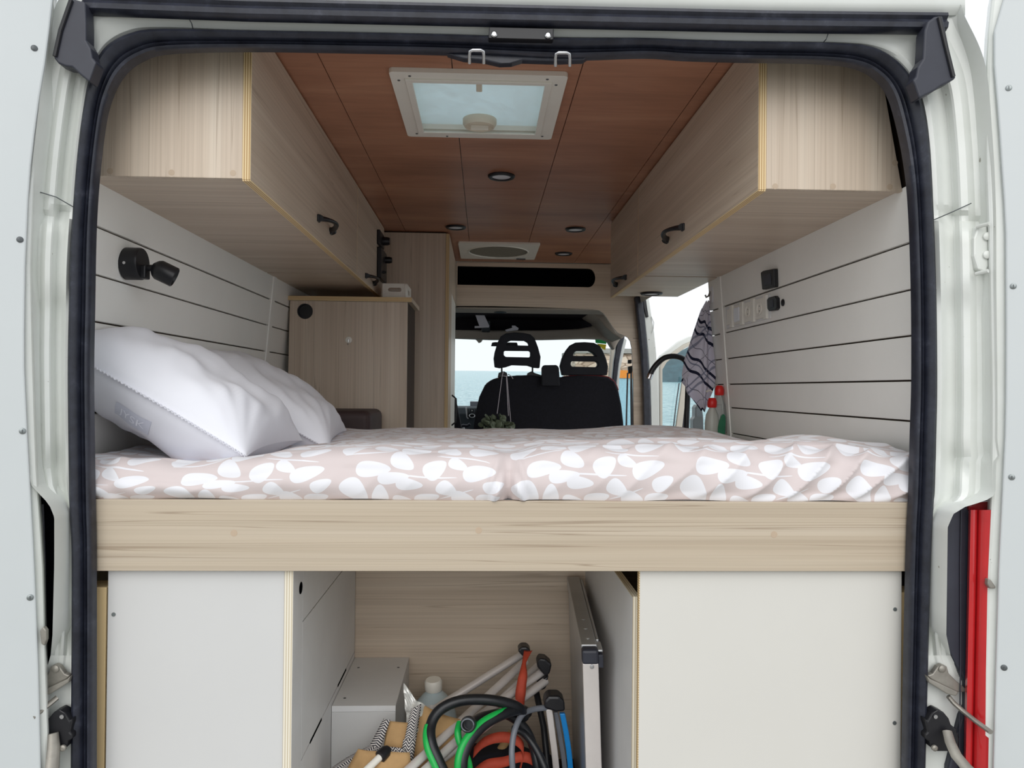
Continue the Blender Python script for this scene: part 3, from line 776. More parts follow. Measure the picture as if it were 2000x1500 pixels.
# ================================================================== OVERHEAD CABINETS
CF0 = 1.60
XCL, XCR = -0.495, 0.587            # front faces
def handle(parent, X, sg, d0, d1, z):
    """black bow handle along the depth, feet flared; sg = direction it stands out"""
    n = 15; pts = []; rs = []
    for i in range(n):
        t = i/(n-1); y = d0+(d1-d0)*t
        h = .004+.030*math.sin(math.pi*min(1, max(0, (t-.08)/.84)))**.7
        pts.append(V(X+sg*h, y, z+.006*math.sin(math.pi*t)))
        rs.append(.0075+.007*abs(2*t-1)**3)
    m = MB(); m.tube(pts, rs, 10, flat=.75); hd = m.build('handle', 'black_plastic', parent, smooth=True)
    for y in (d0+.006, d1-.006):
        m = MB(); m.box(X-.001 if sg > 0 else X-.006, X+.006 if sg > 0 else X+.001, y-.012, y+.012, ZC+z-.011, ZC+z+.011); m.build('foot', 'black_plastic', hd, bevel=.003)
def overhead(sg, d0, d1, name_label, hz, plugs, end_panel=True, grp=None):
    Xf = XCL if sg < 0 else XCR; Xw = (XL(CABZ) if sg < 0 else XR(CABZ))
    xa, xb = min(Xf, Xw), max(Xf, Xw)
    T = .017
    c = thing('overhead_cabinet', name_label, 'cabinet', V((xa+xb)/2, d0, CABZ), grp)
    x0, x1 = (xa, Xf-T) if sg < 0 else (Xf+T, xb)
    MB().vbox(x0, x1, d0+.0165, d1, CABZ+.004, CABZ+.019).build('bottom_panel', 'oak_laminate_x', c)
    if end_panel:
        tl_ = .065
        e = MB(); e.prism([V(x0, d0, CABZ), V(x1, d0, CABZ), V(x1-(tl_ if sg > 0 else 0), d0, CEIL-.002), V(x0+(tl_ if sg < 0 else 0), d0, CEIL-.002)], (0, .016, 0)); e = e.build('end_panel', 'oak_laminate_z', c, bevel=.0008, seg=1)
        for (px, py) in plugs:
            p = W(px, py, d0); m = MB(); m.lathe(p, (0, -1, 0), [(.0065, 0), (.0065, .0003), (0, .0003)], 16); m.build('screw_cap', 'oak_cap', c)
    else:
        MB().vbox(x0+.07, x1-.07, d0+.001, d0+.016, CABZ+.02, CEIL-.002).build('end_panel', 'oak_laminate_z', c)
    MB().vbox(x0 if sg > 0 else x0+.065, x1 if sg < 0 else x1-.065, d1-.016, d1, CABZ+.02, CEIL-.002).build('end_panel', 'oak_laminate_z', c)
    fx0, fx1 = (Xf-T, Xf) if sg < 0 else (Xf, Xf+T)
    door = MB().vbox(fx0, fx1, d0+.002, d1-.002, CABZ-.002, CEIL-.006).build('door', 'oak_laminate_y', c, bevel=.0006, seg=1)
    MB().vbox(fx0+.0003, fx1-.0003, d0-.0015, d0+.002, CABZ-.002, CEIL-.006).build('ply_edge', 'ply_edge_x', door)
    MB().vbox(fx0+.0003, fx1-.0003, d0, d1-.001, CABZ-.005, CABZ-.002).build('ply_edge', 'ply_edge_x', door)
    if hz:
        handle(door, Xf, -sg, *hz)
    return c
OV = 'overhead cabinets'
overhead(-1, CF0, 2.93, 'long light oak overhead cabinet above the pillows', (2.235, 2.43, .50), [(215, 334), (335, 337), (455, 338)], True, OV)
cl2 = overhead(-1, 2.932, 3.70, 'shorter far overhead cabinet above the round-holed cupboard', (3.13, 3.37, .465), [], False, OV)
overhead(1, CF0, 2.87, 'long light oak overhead cabinet opposite the pillows', (2.20, 2.405, .485), [(1514, 364), (1627, 364), (1738, 365), (1748, 318)], True, OV)
overhead(1, 2.872, 3.50, 'shorter far overhead cabinet above the plaid towel', (3.10, 3.33, .47), [], False, OV)

# control unit on the far left cabinet
cp = thing('control_panel', 'black control unit with knobs on the far overhead cabinet', 'control panel', V(XCL, 3.53, .6))
m = MB(); m.vbox(XCL, XCL+.02, 3.46, 3.66, .505, .648); m.build('display', 'black_plastic', cp, bevel=.004)
m = MB(); m.vbox(XCL, XCL+.015, 3.45, 3.60, .658, .725); m.build('switch_plate', 'black_plastic', cp, bevel=.004)
for y, z, r, l in ((3.55, .69, .02, .035), (3.60, .61, .016, .04), (3.52, .54, .006, .024)):
    m = MB(); m.lathe(V(XCL+.012, y, z), (1, 0, 0), [(r, 0), (r, l*.7), (r*.8, l), (0, l)], 16); m.build('knob', 'black_plastic', cp, smooth=True)

# ================================================================== WARDROBE, CUPBOARD, BULKHEAD
XI = -0.179
wd = thing('wardrobe', 'tall light oak wardrobe standing from floor to ceiling beside the cab', 'wardrobe', V(-.5, 3.78, FL))
MB().vbox(-.838, XI-.018, 3.78, 3.797, FL, CEIL-.008).build('end_panel', 'oak_laminate_z', wd, bevel=.0008)
MB().vbox(XI-.018, XI, 3.777, 4.64, .52, CEIL-.012).build('side_panel', 'oak_laminate_z', wd, bevel=.0008)
MB().vbox(XI-.0175, XI-.0005, 3.7745, 3.777, FL, CEIL-.012).build('ply_edge', 'ply_edge_x', wd)
MB().vbox(XI-.018, XI, 3.777, 4.08, FL, .517).build('side_panel', 'oak_laminate_z', wd, bevel=.0008)
MB().vbox(-.80, XI-.02, 3.80, 4.63, CEIL-.03, CEIL-.0005).build('dark_gap_filler', 'gap_brown', wd)  # brown filler added so the ceiling gap shows dark, no light leaking through
wdoor = MB().vbox(XI-.018, XI, 4.084, 4.64, FL+.05, .517).build('door', 'white_plastic', wd, bevel=.0008)
pts = [V(XI, 4.22, -.035), V(XI+.012, 4.22, -.045), V(XI+.024, 4.22, -.055), V(XI+.026, 4.22, -.09), V(XI+.026, 4.22, -.15), V(XI+.024, 4.22, -.185), V(XI+.012, 4.22, -.195), V(XI, 4.22, -.205)]
m = MB(); m.tube(pts, .0045, 8); m.build('handle', 'black_plastic', wdoor, smooth=True)

XF = -0.337
cb = thing('cupboard', 'light oak cupboard with a round black hole behind the pillows', 'cupboard', V(-.6, 3.3, FL))
fc = W(596, 608, 3.3)
hole = ell(fc, Vector((1, 0, 0)), Vector((0, 0, 1)), .031, .031, 28)
MB().prism([V(-.865, 3.3, FL), V(XF, 3.3, FL), V(XF, 3.3, .376), V(-.845, 3.3, .376)], (0, .016, 0), [hole]).build('front_panel', 'oak_laminate_z', cb)
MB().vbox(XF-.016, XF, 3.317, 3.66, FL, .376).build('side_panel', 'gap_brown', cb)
m = MB(); m.lathe(fc+Vector((0, .02, 0)), (0, -1, 0), [(.0305, 0), (.0305, .021), (.0335, .021), (.0335, .023), (.029, .023), (.028, .012), (0, .012)], 28); m.build('vent_grommet', 'black_plastic', cb, smooth=True, angle=30)
wt = MB().vbox(-.85, XF+.02, 3.285, 3.67, .3765, .396).build('worktop', 'oak_laminate_x', cb, bevel=.0008)
MB().vbox(-.85, XF+.02, 3.2835, 3.285, .3765, .396).build('ply_edge', 'ply_edge_z', wt)
hk = thing('adhesive_hook', 'small round white hook stuck on the cupboard front', 'hook', W(681, 664, 3.3))
p = W(681, 664, 3.2995)
m = MB(); m.lathe(p, (0, -1, 0), [(.0145, 0), (.0145, .003), (.012, .005), (0, .005)], 22); m.build('disc', 'white_plastic', hk, smooth=True)
m = MB(); m.tube([p+Vector((0, -.005, .004)), p+Vector((0, -.009, .002)), p+Vector((0, -.009, -.014)), p+Vector((-.001, -.012, -.022)), p+Vector((-.001, -.018, -.018))], .0018, 8); m.build('wire', 'chrome', hk, smooth=True)

# white basket on the cupboard
bk = thing('basket', 'small white plastic basket with oval handle slots on the cupboard', 'basket', V(-.4, 3.5, .398))
bx0, bx1, bd0, bd1, bz0, bz1 = -.462, -.352, 3.42, 3.62, .398, .474
def rr(x0, x1, z0, z1, r): return rrect(x0, x1, z0, z1, r)
hs = [V(x, bd0, z) for x, z in rr((bx0+bx1)/2-.030, (bx0+bx1)/2+.030, .437, .455, .0088)]
MB().prism([V(bx0, bd0, bz0), V(bx1-.012, bd0, bz0), V(bx1-.012, bd0, bz1), V(bx0, bd0, bz1)], (0, .004, 0), [hs]).build('front', 'white_plastic', bk)
MB().prism([V(bx0, bd1-.004, bz0), V(bx1-.012, bd1-.004, bz0), V(bx1-.012, bd1-.004, bz1), V(bx0, bd1-.004, bz1)], (0, .004, 0)).build('back', 'white_plastic', bk)
sl = [V(bx1-.004, y, z) for y, z in rr((bd0+bd1)/2-.05, (bd0+bd1)/2+.02, .43, .452, .009)]
MB().prism([V(bx1-.004, bd0+.012, bz0), V(bx1-.004, bd1-.012, bz0), V(bx1-.004, bd1-.012, bz1), V(bx1-.004, bd0+.012, bz1)], (.004, 0, 0), [sl]).build('side', 'white_plastic', bk)
m = MB(); m.grid(9, 2, lambda u, v: V(bx1-.012+.012*math.sin(u*math.pi/2), bd0+.012-.012*math.cos(u*math.pi/2), bz0+(bz1-bz0)*v)); m.build('corner', 'white_plastic', bk, smooth=True, solid=.003)
MB().vbox(bx0, bx0+.004, bd0+.004, bd1-.004, bz0, bz1).build('side', 'white_plastic', bk)
MB().vbox(bx0+.004, bx1-.004, bd0+.004, bd1-.004, bz0, bz0+.004).build('bottom', 'white_plastic', bk)
for i in range(12):
    x = bx0+.006+i*.0085
    if abs(x-(bx0+bx1)/2) < .034:
        MB().vbox(x, x+.003, bd0-.0012, bd0, bz0+.004, .434).build('rib', 'white_plastic', bk)
        MB().vbox(x, x+.003, bd0-.0012, bd0, .458, bz1-.004).build('rib', 'white_plastic', bk)
    else:
        MB().vbox(x, x+.003, bd0-.0012, bd0, bz0+.004, bz1-.004).build('rib', 'white_plastic', bk)

# brown bench cushion behind the bed
cu = thing('bench_cushion', 'dark brown bench cushion just beyond the far edge of the bed', 'cushion', V(-.52, 3.08, -.36))
m = MB(); m.vbox(-.66, -.435, 2.93, 3.27, -.36, -.088); m.build('pad', 'brown_leather', cu, bevel=.03, seg=5)
MB().vbox(-.84, -.40, 2.9, 3.285, FL, -.365).build('bench_box', 'oak_laminate_x', cu)

# bulkhead between living space and cab
BD = 4.66
bh = struct('partition_cab', V(.4, BD, FL), 'light oak bulkhead with a dark slot above the cab')
outer = [V(-.178, BD, CEIL-.003), V(.97, BD, CEIL-.003)]
outer += [W(x, y, BD) for x, y in [(1241, 560), (1246, 610), (1250, 660), (1258, 740), (1263, 850)]]
outer += [V(1.02, BD, FL+.01), V(.90, BD, FL+.01)]
outer += [W(x, y, BD) for x, y in [(1238, 850), (1237, 740), (1234, 680), (1231, 666), (1226, 659), (1216, 654), (1206, 650), (1197, 639), (1186, 622), (1178, 611), (1170, 606), (1158, 604), (1060, 600), (960, 597.5)]]
outer += [V(-.178, BD, W(887, 597, BD).z-ZC)]
s0 = W(888, 519, BD); s1 = W(888, 556, BD); e = W(1163, 540, BD)
rad = (s0.z-s1.z)/2; zc = (s0.z+s1.z)/2
slot = [Vector((-.170, BD, zc-rad)), Vector((-.170, BD, zc+rad))]+[Vector((e.x-rad*.75+math.cos(a)*rad*.75, BD, zc-.004+math.sin(a)*rad)) for a in [math.radians(90-180*i/12) for i in range(13)]]
MB().prism(outer, (0, .018, 0), [slot]).build('bulkhead_panel', 'oak_laminate_x', bh)
m = MB(); m.tube([W(1236, 661, BD-.001), W(1251, 661, BD-.001)], .0011, 6); m.build('panel_joint', 'gap_brown', bh)
MB().vbox(-.178, .96, BD+.085, BD+.095, .50, CEIL).build('slot_dark_sheet', 'deep_black', bh)  # black sheets stand in for the shade of the hollow behind the slot
MB().vbox(-.178, .96, BD+.02, BD+.085, .545, .55).build('slot_dark_floor', 'deep_black', bh)

# ================================================================== CEILING FITTINGS
def roof_hatch():
    t = thing('roof_hatch', 'square roof hatch with white frame and frosted pane near the rear', 'roof hatch', V(-.02, 2.08, CEIL))
    x0, x1, d0, d1 = -.2416, .2012, 1.85, 2.325
    z = CEIL-.012
    def sq(a, zz): return [V(x0+a, d0+a, zz), V(x1-a, d0+a, zz), V(x1-a, d1-a, zz), V(x0+a, d1-a, zz)]
    MB().prism([V(a, b, z) for a, b in rrect(x0, x1, d0, d1, .012)], (0, 0, .012), [sq(.046, z)]).build('frame', 'white_plastic', t, bevel=.003)
    MB().prism(sq(.036, z-.005), (0, 0, .006), [sq(.054, z-.005)]).build('inner_rim', 'white_plastic', t, bevel=.002)
    # shaft walls up to the roof
    for a, b in (((HX0, HD0), (HX1, HD0)), ((HX1, HD0), (HX1, HD1)), ((HX1, HD1), (HX0, HD1)), ((HX0, HD1), (HX0, HD0))):
        m = MB(); m.add([V(a[0], a[1], CEIL-.004), V(b[0], b[1], CEIL-.004), V(b[0], b[1], .86), V(a[0], a[1], .86)], [(0, 1, 2, 3)]); m.build('shaft_wall', 'white_plastic', t, solid=.003)
    MB().vbox(HX0+.004, HX1-.004, HD0+.004, HD1-.004, CEIL+.010, CEIL+.013).build('pane', 'frosted_pane', t)
    m = MB()
    m.grid(9, 9, lambda u, v: V(HX0-.02+(HX1-HX0+.04)*u, HD0-.02+(HD1-HD0+.04)*v, .865+.05*(1-(2*u-1)**4)*(1-(2*v-1)**4))); m.build('dome', 'frosted_pane', t, smooth=True, solid=.003)
    kx, ky = -.02, 2.215
    m = MB(); m.lathe(V(kx, ky, CEIL+.006), (0, 0, -1), [(.050, 0), (.050, .012), (.044, .022), (.040, .022), (.036, .016), (0, .016)], 30); kn = m.build('knob', 'cream_plastic', t, smooth=True, angle=35)
    MB().vbox(kx-.026, kx+.026, ky-.003, ky+.003, CEIL-.024, CEIL-.01).build('knob_grip', 'white_plastic', kn, bevel=.002)
    MB().vbox(kx-.008, kx+.008, 1.93, 2.0, CEIL+.002, CEIL+.009).build('catch', 'cream_plastic', t, bevel=.002)
    for x, y in ((x0+.05, d0+.022), (x0+.02, d0+.05), (x1-.05, d0+.022), (x1-.025, d0+.055), (x0+.03, d1-.03), (x1-.03, d1-.03), ((x0+x1)/2+.06, d1-.048), ((x0+x1)/2-.1, d1-.012)):
        m = MB(); m.lathe(V(x, y, z), (0, 0, -1), [(.004, 0), (.003, .0015), (0, .0015)], 10); m.build('screw', 'screw_dark', t)
roof_hatch()
def fan_hatch():
    t = thing('roof_fan', 'white square ceiling fan with round grey screen near the cab', 'roof fan', V(.075, 4.26, CEIL))
    x0, x1, d0, d1 = -.145, .295, 4.02, 4.5; z = CEIL-.010
    c = V((x0+x1)/2, (d0+d1)/2, z)
    MB().prism([V(a, b, z) for a, b in rrect(x0, x1, d0, d1, .012)], (0, 0, .010), [ell(c, Vector((1, 0, 0)), Vector((0, 1, 0)), .168, .18, 36)]).build('frame', 'white_plastic', t, bevel=.002)
    m = MB(); m.prism(ell(c+Vector((0, 0, .004)), Vector((1, 0, 0)), Vector((0, 1, 0)), .167, .179, 36), (0, 0, .004)); m.build('screen', 'grey_mesh', t)
    m = MB(); m.tube(ell(c, Vector((1, 0, 0)), Vector((0, 1, 0)), .168, .18, 36), .004, 8, closed=True); m.build('ring', 'white_plastic', t, smooth=True)
    MB().vbox(c.x+.11, c.x+.165, 4.455, 4.475, z-CEIL+CEIL-.006, z).build('lever', 'screw_dark', t, bevel=.002)
fan_hatch()
DL = 'round black-rimmed downlights'
def downlight(x, d, z, label):
    t = thing('downlight', label, 'ceiling light', V(x, d, z), DL)
    m = MB(); m.lathe(V(x, d, z), (0, 0, -1), [(.050, 0), (.050, .004), (.046, .009), (.037, .009), (.034, .006), (.034, .002), (0, .002)], 32); m.build('rim', 'black_plastic', t, smooth=True, angle=30)
    m = MB(); m.lathe(V(x, d, z-.002), (0, 0, -1), [(.034, 0), (.034, .003), (.03, .004), (0, .004)], 28); m.build('diffuser', 'lamp_diffuser', t, smooth=True)
downlight(.057, 2.77, CEIL, 'round black-rimmed downlight alone in the ceiling middle behind the hatch')
downlight(-.144, 3.66, CEIL, 'round black-rimmed ceiling downlight beside the tall wardrobe top')
downlight(.440, 3.66, CEIL, 'black-rimmed ceiling downlight opposite the wardrobe, before the fan corner')
downlight(.452, 4.32, CEIL, 'farthest ceiling downlight, right beside the roof fan')
downlight(.752, 3.37, CABZ+.004, 'downlight under the overhead cabinet above the plaid towel')

# ================================================================== WALL FITTINGS
sp = thing('wall_lamp', 'black spot lamp on round base on the plank wall above the pillows', 'wall lamp', V(-.85, 1.86, .30))
p = W(243, 515, 1.83); p.x = XL(p.z-ZC)
m = MB(); m.lathe(p, (1, 0, 0), [(.0385, 0), (.0385, .036), (.0365, .040), (0, .040)], 32); m.build('base', 'black_plastic', sp, smooth=True, angle=35)
m = MB(); m.lathe(p+Vector((.014, -.039, -.004)), (0, -1, 0), [(.0035, 0), (.0035, .001), (0, .001)], 12); m.build('screw', 'chrome', sp)
q = p+Vector((.040, .0, -.014))
MB().box(q.x-.002, q.x+.012, q.y-.014, q.y+.014, q.z-.022, q.z+.01).build('bracket', 'black_plastic', sp, bevel=.003)
m = MB(); m.tube([q+Vector((.005, 0, .004)), q+Vector((.022, -.002, .005)), q+Vector((.030, -.002, .002))], .0075, 12); m.build('joint', 'black_plastic', sp, smooth=True)
ax = Vector((.86, .25, -.42)).normalized(); hb = q+Vector((.026, .0, .006))
m = MB(); m.lathe(hb, ax, [(.010, -.004), (.020, .004), (.0245, .012), (.0245, .050), (.022, .052), (.020, .045), (0, .045)], 28); m.build('head', 'black_plastic', sp, smooth=True, angle=35)
m = MB(); del m

def on_right(px, py):
    """point of the right plank wall seen at this spot"""
    z = .2
    for _ in range(8):
        X = XR(z); v = CR*((px-1000)/FPX)+CU*(-(py-750)/FPX)+CF; t = X/v.x; z = v.z*t
    return Vector((XR(z), v.y*t, ZC+z))
def plate(name, par, pts, th, mat, bevel=.002, holes=()):
    P = [on_right(x, y) for x, y in pts]
    return MB().prism(P, (-th, 0, 0)).build(name, mat, par, bevel=bevel)
c = thing('wall_switch', 'upper black square switch on the white plank wall', 'switch', on_right(1507, 545))
plate('body', c, [(1495, 532), (1499, 529), (1520, 525), (1521, 561), (1498, 566)], .016, 'black_plastic', .003)
plate('rocker', c, [(1501, 537), (1515, 534), (1516, 556), (1503, 559)], .019, 'grey_black_plastic', .002)
c = thing('usb_socket', 'lower black square socket on the white plank wall', 'socket', on_right(1513, 595))
plate('body', c, [(1505, 585), (1508, 581), (1520, 578), (1523, 582), (1524, 602), (1521, 606), (1509, 608), (1506, 604)], .012, 'black_plastic', .002)
plate('port_cover', c, [(1510, 587), (1517, 585), (1518, 600), (1511, 602)], .014, 'grey_black_plastic', .001)
c = thing('cable_outlet', 'tiny round black outlet at the end of the socket row', 'outlet', on_right(1530, 591))
p = on_right(1530, 591); m = MB(); m.lathe(p, (-1, 0, 0), [(.011, 0), (.011, .003), (.008, .005), (0, .005)], 18); m.build('grommet', 'black_plastic', c, smooth=True)
fr_s = thing('socket_frame', 'pale plastic frame of wall sockets on the white plank wall', 'socket', on_right(1462, 610))
def yline(x, y0, y1): return y0+(y1-y0)*(x-1420)/(1505-1420)
up = lambda x: yline(x, 600, 574); lo = lambda x: yline(x, 643, 622)
plate('back_plate', fr_s, [(1419, up(1419)), (1505, up(1505)), (1506, lo(1506)), (1421, lo(1421))], .004, 'grey_white_board', .001)
xs = [1421, 1434, 1455, 1476, 1502]
for i, x in enumerate((1433, 1453, 1475, 1500)):
    plate('divider', fr_s, [(x-2.5, up(x)+1), (x+2.5, up(x)), (x+3, lo(x)-1), (x-2, lo(x))], .012, 'white_plastic', .001)
for a, b in ((1437, 1450), (1457, 1472), (1479, 1496)):
    plate('module', fr_s, [(a, up(a)+4), (b, up(b)+4), (b+.6, lo(b)-4), (a+.6, lo(a)-4)], .008, 'white_plastic', .001)
for cx in (1465, 1488):
    p = on_right(cx, (up(cx)+lo(cx))/2); p.x -= .008
    m = MB(); m.lathe(p, (-1, 0, 0), [(.021, 0), (.021, .003), (.0185, .003), (.0175, .0006), (0, .0006)], 24); m.build('socket_well', 'white_plastic', fr_s, smooth=True, angle=30)
    for dz in (.008, -.008):
        m = MB(); m.lathe(p+Vector((0, 0, dz)), (-1, 0, 0), [(.0025, 0), (.0025, .001), (0, .001)], 8); m.build('pin_hole', 'screw_dark', fr_s)
plate('rocker', fr_s, [(1439, up(1439)+8), (1449, up(1449)+8), (1450, lo(1450)-9), (1440, lo(1440)-8)], .013, 'lamp_diffuser', .002)
plate('rocker', fr_s, [(1425, up(1425)+6), (1430, up(1430)+6), (1431, lo(1431)-8), (1424, lo(1424)-7)], .010, 'white_plastic', .001)

# ================================================================== BED
BB = 1.518          # depth of the bed board's face
bed = thing('bed_frame', 'light oak bed board across the open rear doorway', 'bed', V(0.03, BB, FL))
MB().vbox(-.862, .918, BB, BB+.018, -.3665, -.2255).build('front_board', 'light_oak_board', bed, bevel=.001, seg=1)
for px, py in ((457, 1041), (935, 1036), (1512, 1044)):
    p = W(px, py, BB); m = MB(); m.lathe(p, (0, -1, 0), [(.0068, 0), (.0068, .0003), (0, .0003)], 18); m.build('screw_cap', 'oak_cap', bed)
MB().vbox(-.862, .918, BB+.02, 2.86, -.30, -.2555).build('platform', 'birch_face', bed)

duv = thing('duvet', 'beige duvet with white leaf sprigs spread over the mattress', 'duvet', V(0.03, 2.2, -.2255))
YF, YB = 1.528, 2.86
def bed_top(x, y):
    """height of the duvet's top relative to the eye"""
    z = -.150
    z += .026*math.exp(-((y-1.66)/.22)**2)*smoothstep(-.75, -.2, x)
    z += .022*math.exp(-((x-.62)/.30)**2-((y-2.65)/.35)**2)
    z += .018*math.exp(-((x-.45)/.22)**2-((y-1.66)/.14)**2)
    z += .026*math.exp(-((x-.78)/.12)**2-((y-1.80)/.20)**2)
    z -= .030*smoothstep(.72, .90, x)*smoothstep(2.1, 2.5, y)
    z -= .012*math.exp(-((x-.06)/.05)**2)*smoothstep(1.9, 1.6, y)
    z -= .040*math.exp(-((x+.60)/.16)**2-((y-1.90)/.24)**2)+.03*math.exp(-((x+.62)/.16)**2-((y-2.42)/.24)**2)
    n = noise.noise(Vector((x*4.2, y*4.2, 3.1)))*.010+noise.noise(Vector((x*11+y*5, y*9, 1.0)))*.005
    return z+n
# profile length parameter: front drop, shoulder, top, far drop
LF = .075; LR = .05; LT = YB-YF-.07; LTOT = LF+LR+LT+.10
NUX, NVY = 330, 190
def vmap(v):                  # denser near the front
    return (v**1.7)*LTOT
def duv_pt(u, v):
    x = -.862+1.778*u
    s = vmap(v)
    ytop0 = YF+.045
    zt = bed_top(x, ytop0)
    z0 = -.2255
    # front face
    fold = 0.0
    w = 0.0
    hf = smoothstep(LF+LR+.06, LF*.3, s)
    right = smoothstep(.15, .75, x)
    ph = noise.noise(Vector((x*3, s*4, 7)))*2.4
    a1 = 1-2*abs(math.sin((x*36 - s*40)+ph*1.1))**.7
    a2 = math.sin((x*23+s*30)+ph*2.2+1.3)
    w += (.0012+.0078*right)*a1*smoothstep(0, .02, s)*smoothstep(.22, .12, s)
    w += .0028*a2
    # pinched pleat in the middle of the front
    dx = x-.052
    w -= .022*math.exp(-(dx/.010)**2)*smoothstep(.15, .02, s)
    w += .012*math.exp(-((abs(dx)-.026)/.016)**2)*smoothstep(.14, .01, s)*(1+.7*math.sin(s*90+abs(dx)*260))
    # left bunch under the pillow
    lf = smoothstep(-.66, -.80, x)
    w += .006*lf*math.sin(x*90+s*40)
    if s < LF:
        t = s/LF
        zz = z0+.002*math.sin(x*19+ph)*(1-t)+(zt-.035-z0)*t
        bul = .020*math.sin(math.pi*min(1, t*.72+.08))
        p = Vector((x, YF-bul+.010-w*1.0, zz))
    elif s < LF+LR:
        t = (s-LF)/LR; a = t*math.pi/2
        bul = .020*math.sin(math.pi*.8)
        cy = YF-bul+.010
        yend = ytop0
        p = Vector((x, cy+(yend-cy)*(1-math.cos(a)), (zt-.035)+.035*math.sin(a)))
        p += Vector((0, -math.cos(a), math.sin(a)))*w
    elif s < LF+LR+LT:
        y = ytop0+(s-LF-LR)
        k = noise.noise(Vector((x*7-y*5, y*16+x*4, 2)))
        p = Vector((x, y, bed_top(x, y)+w*hf+.0042*k*smoothstep(3.0, 1.7, y)))
        # crease lines running across
        p.z += .0032*math.sin(y*52+x*9+ph*2)*smoothstep(.0, .3, x+.1)*smoothstep(2.9, 1.9, y)
    else:
        y = ytop0+LT; t = (s-LF-LR-LT)/.10
        p = Vector((x, y+.03*math.sin(t*math.pi/2), bed_top(x, y)-.10*t*t))
    return Vector((p.x, p.y, ZC+p.z))
m = MB(); m.grid(NUX, NVY, duv_pt, uv=lambda u, v: (u*1.778+.118, vmap(v)+.012))
m.build('cover', 'leaf_print_cotton', duv, smooth=True, recalc=False, angle=180)
MB().vbox(-.84, .90, YF+.03, 2.84, -.254, -.19).build('mattress', 'pillow_white_shaded', bed, bevel=.015)
MB().vbox(-.855, .91, 2.842, 2.858, FL, -.31).build('support_board', 'oak_laminate_x', bed)

# ---- pillows
def pillow(label, origin, ex, ey, ez, L, Wd, T, seed, with_tag):
    """origin: centre, ex/ey/ez: axes along length, width, thickness"""
    t = thing('pillow', label, 'pillow', origin, 'two white pillows')
    def surf(u, v, top):
        cu = math.copysign(abs(u)**.92, u); cv = math.copysign(abs(v)**.92, v)
        prof = ((1-abs(u)**3.6)*(1-abs(v)**2.8))**.60
        x = L/2*cu*(1-.055*(1-abs(u)**2)*0-.07*(1-v*v)*abs(u)**3); y = Wd/2*cv*(1-.07*(1-u*u)*abs(v)**3)
        wr = noise.noise(Vector((u*2.2+seed, v*2.2, 1.7 if top else 5)))*.02
        ang = math.atan2(v+1.05, u-1.02)
        rad = math.hypot(v+1.05, u-1.02)
        wr += .0022*math.sin(ang*22+seed)*math.exp(-((rad-.8)/.5)**2)
        wr += .0016*math.sin(u*24+v*13+3*noise.noise(Vector((u*3, v*3, seed))))
        h = prof*(T*.43 if top else T*.52)+wr*prof**.7
        p = origin+ex*x+ey*y+ez*(h if top else -h)
        p.x = max(p.x, XL(p.z-ZC)+.006)          # squashed against the plank wall
        return p
    n = 60
    f = lambda k: math.sin((k*2-1)*math.pi/2)*.6+(k*2-1)*.4
    m = MB()
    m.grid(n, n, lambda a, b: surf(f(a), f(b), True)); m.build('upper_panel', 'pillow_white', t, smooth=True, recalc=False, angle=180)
    m = MB(); m.grid(n, n, lambda a, b: surf(f(a), f(b), False)); m.build('lower_panel', 'pillow_white_shaded', t, smooth=True, recalc=False, angle=180)
    # scalloped lace along the near seam
    m = MB(); k = 150
    def lace(a, b):
        u = -1+2*a; p = surf(u, -1, True); sc = .5+.5*math.sin(a*math.pi*58)
        return p-ey*(.002+.0075*b*(.5+.5*sc))+ez*(.0015*math.sin(a*math.pi*120))
    m.grid(k*2, 2, lace); m.build('lace_trim', 'pillow_white', t, recalc=False, solid=.0012)
    if with_tag:
        def onp(a, b, off):      # a along length, b down from the seam (both in metres)
            u, v = a, b
            p = surf(u, v, False); q1 = surf(u+.01, v, False); q2 = surf(u, v+.01, False)
            nn = (q1-p).cross(q2-p).normalized()
            if nn.y > 0: nn = -nn
            return p+nn*off
        TU0, TU1, TV0, TV1 = with_tag
        m = MB(); m.grid(14, 8, lambda a, b: onp(TU0+(TU1-TU0)*a, TV0+(TV1-TV0)*b, .0012)); tg = m.build('sewn_tag', 'tag_grey', t, smooth=True, recalc=False)
        cu_ = bpy.data.curves.new('tag_text', 'FONT'); cu_.body = 'JYSK'; cu_.size = 1.0; cu_.resolution_u = 3
        to = bpy.data.objects.new('tag_text', cu_); COL.objects.link(to)
        dg = bpy.context.evaluated_depsgraph_get(); me = bpy.data.meshes.new_from_object(to.evaluated_get(dg))
        bpy.data.objects.remove(to)
        xs = [v.co.x for v in me.vertices]; ys = [v.co.y for v in me.vertices]
        mm = MB(); vs = []
        for v in me.vertices:
            a = .14+.72*(v.co.x-min(xs))/(max(xs)-min(xs)); b = .80-.6*(v.co.y-min(ys))/(max(ys)-min(ys))
            vs.append(onp(TU0+(TU1-TU0)*a, TV0+(TV1-TV0)*b, .0022))
        mm.add(vs, [tuple(p.vertices) for p in me.polygons]); mm.build('tag_lettering', 'tag_print', tg, recalc=False)
    return t
ang = math.radians(-30)
ex = Vector((math.cos(ang), 0, math.sin(ang))); ez = Vector((-math.sin(ang), 0, math.cos(ang))); ey = Vector((0, 1, 0))
c1 = V(-.722, 1.880, -.024)
pillow('near white pillow with lace-edged seam leaning on the plank wall', c1, ex, ey, ez, .50, .50, .235, 1.3, (-.20, .10, -.925, -.80))
ang = math.radians(-29)
ex2 = Vector((math.cos(ang), .10, math.sin(ang))).normalized(); ez2 = Vector((-math.sin(ang), 0, math.cos(ang))); ey2 = ez2.cross(ex2)
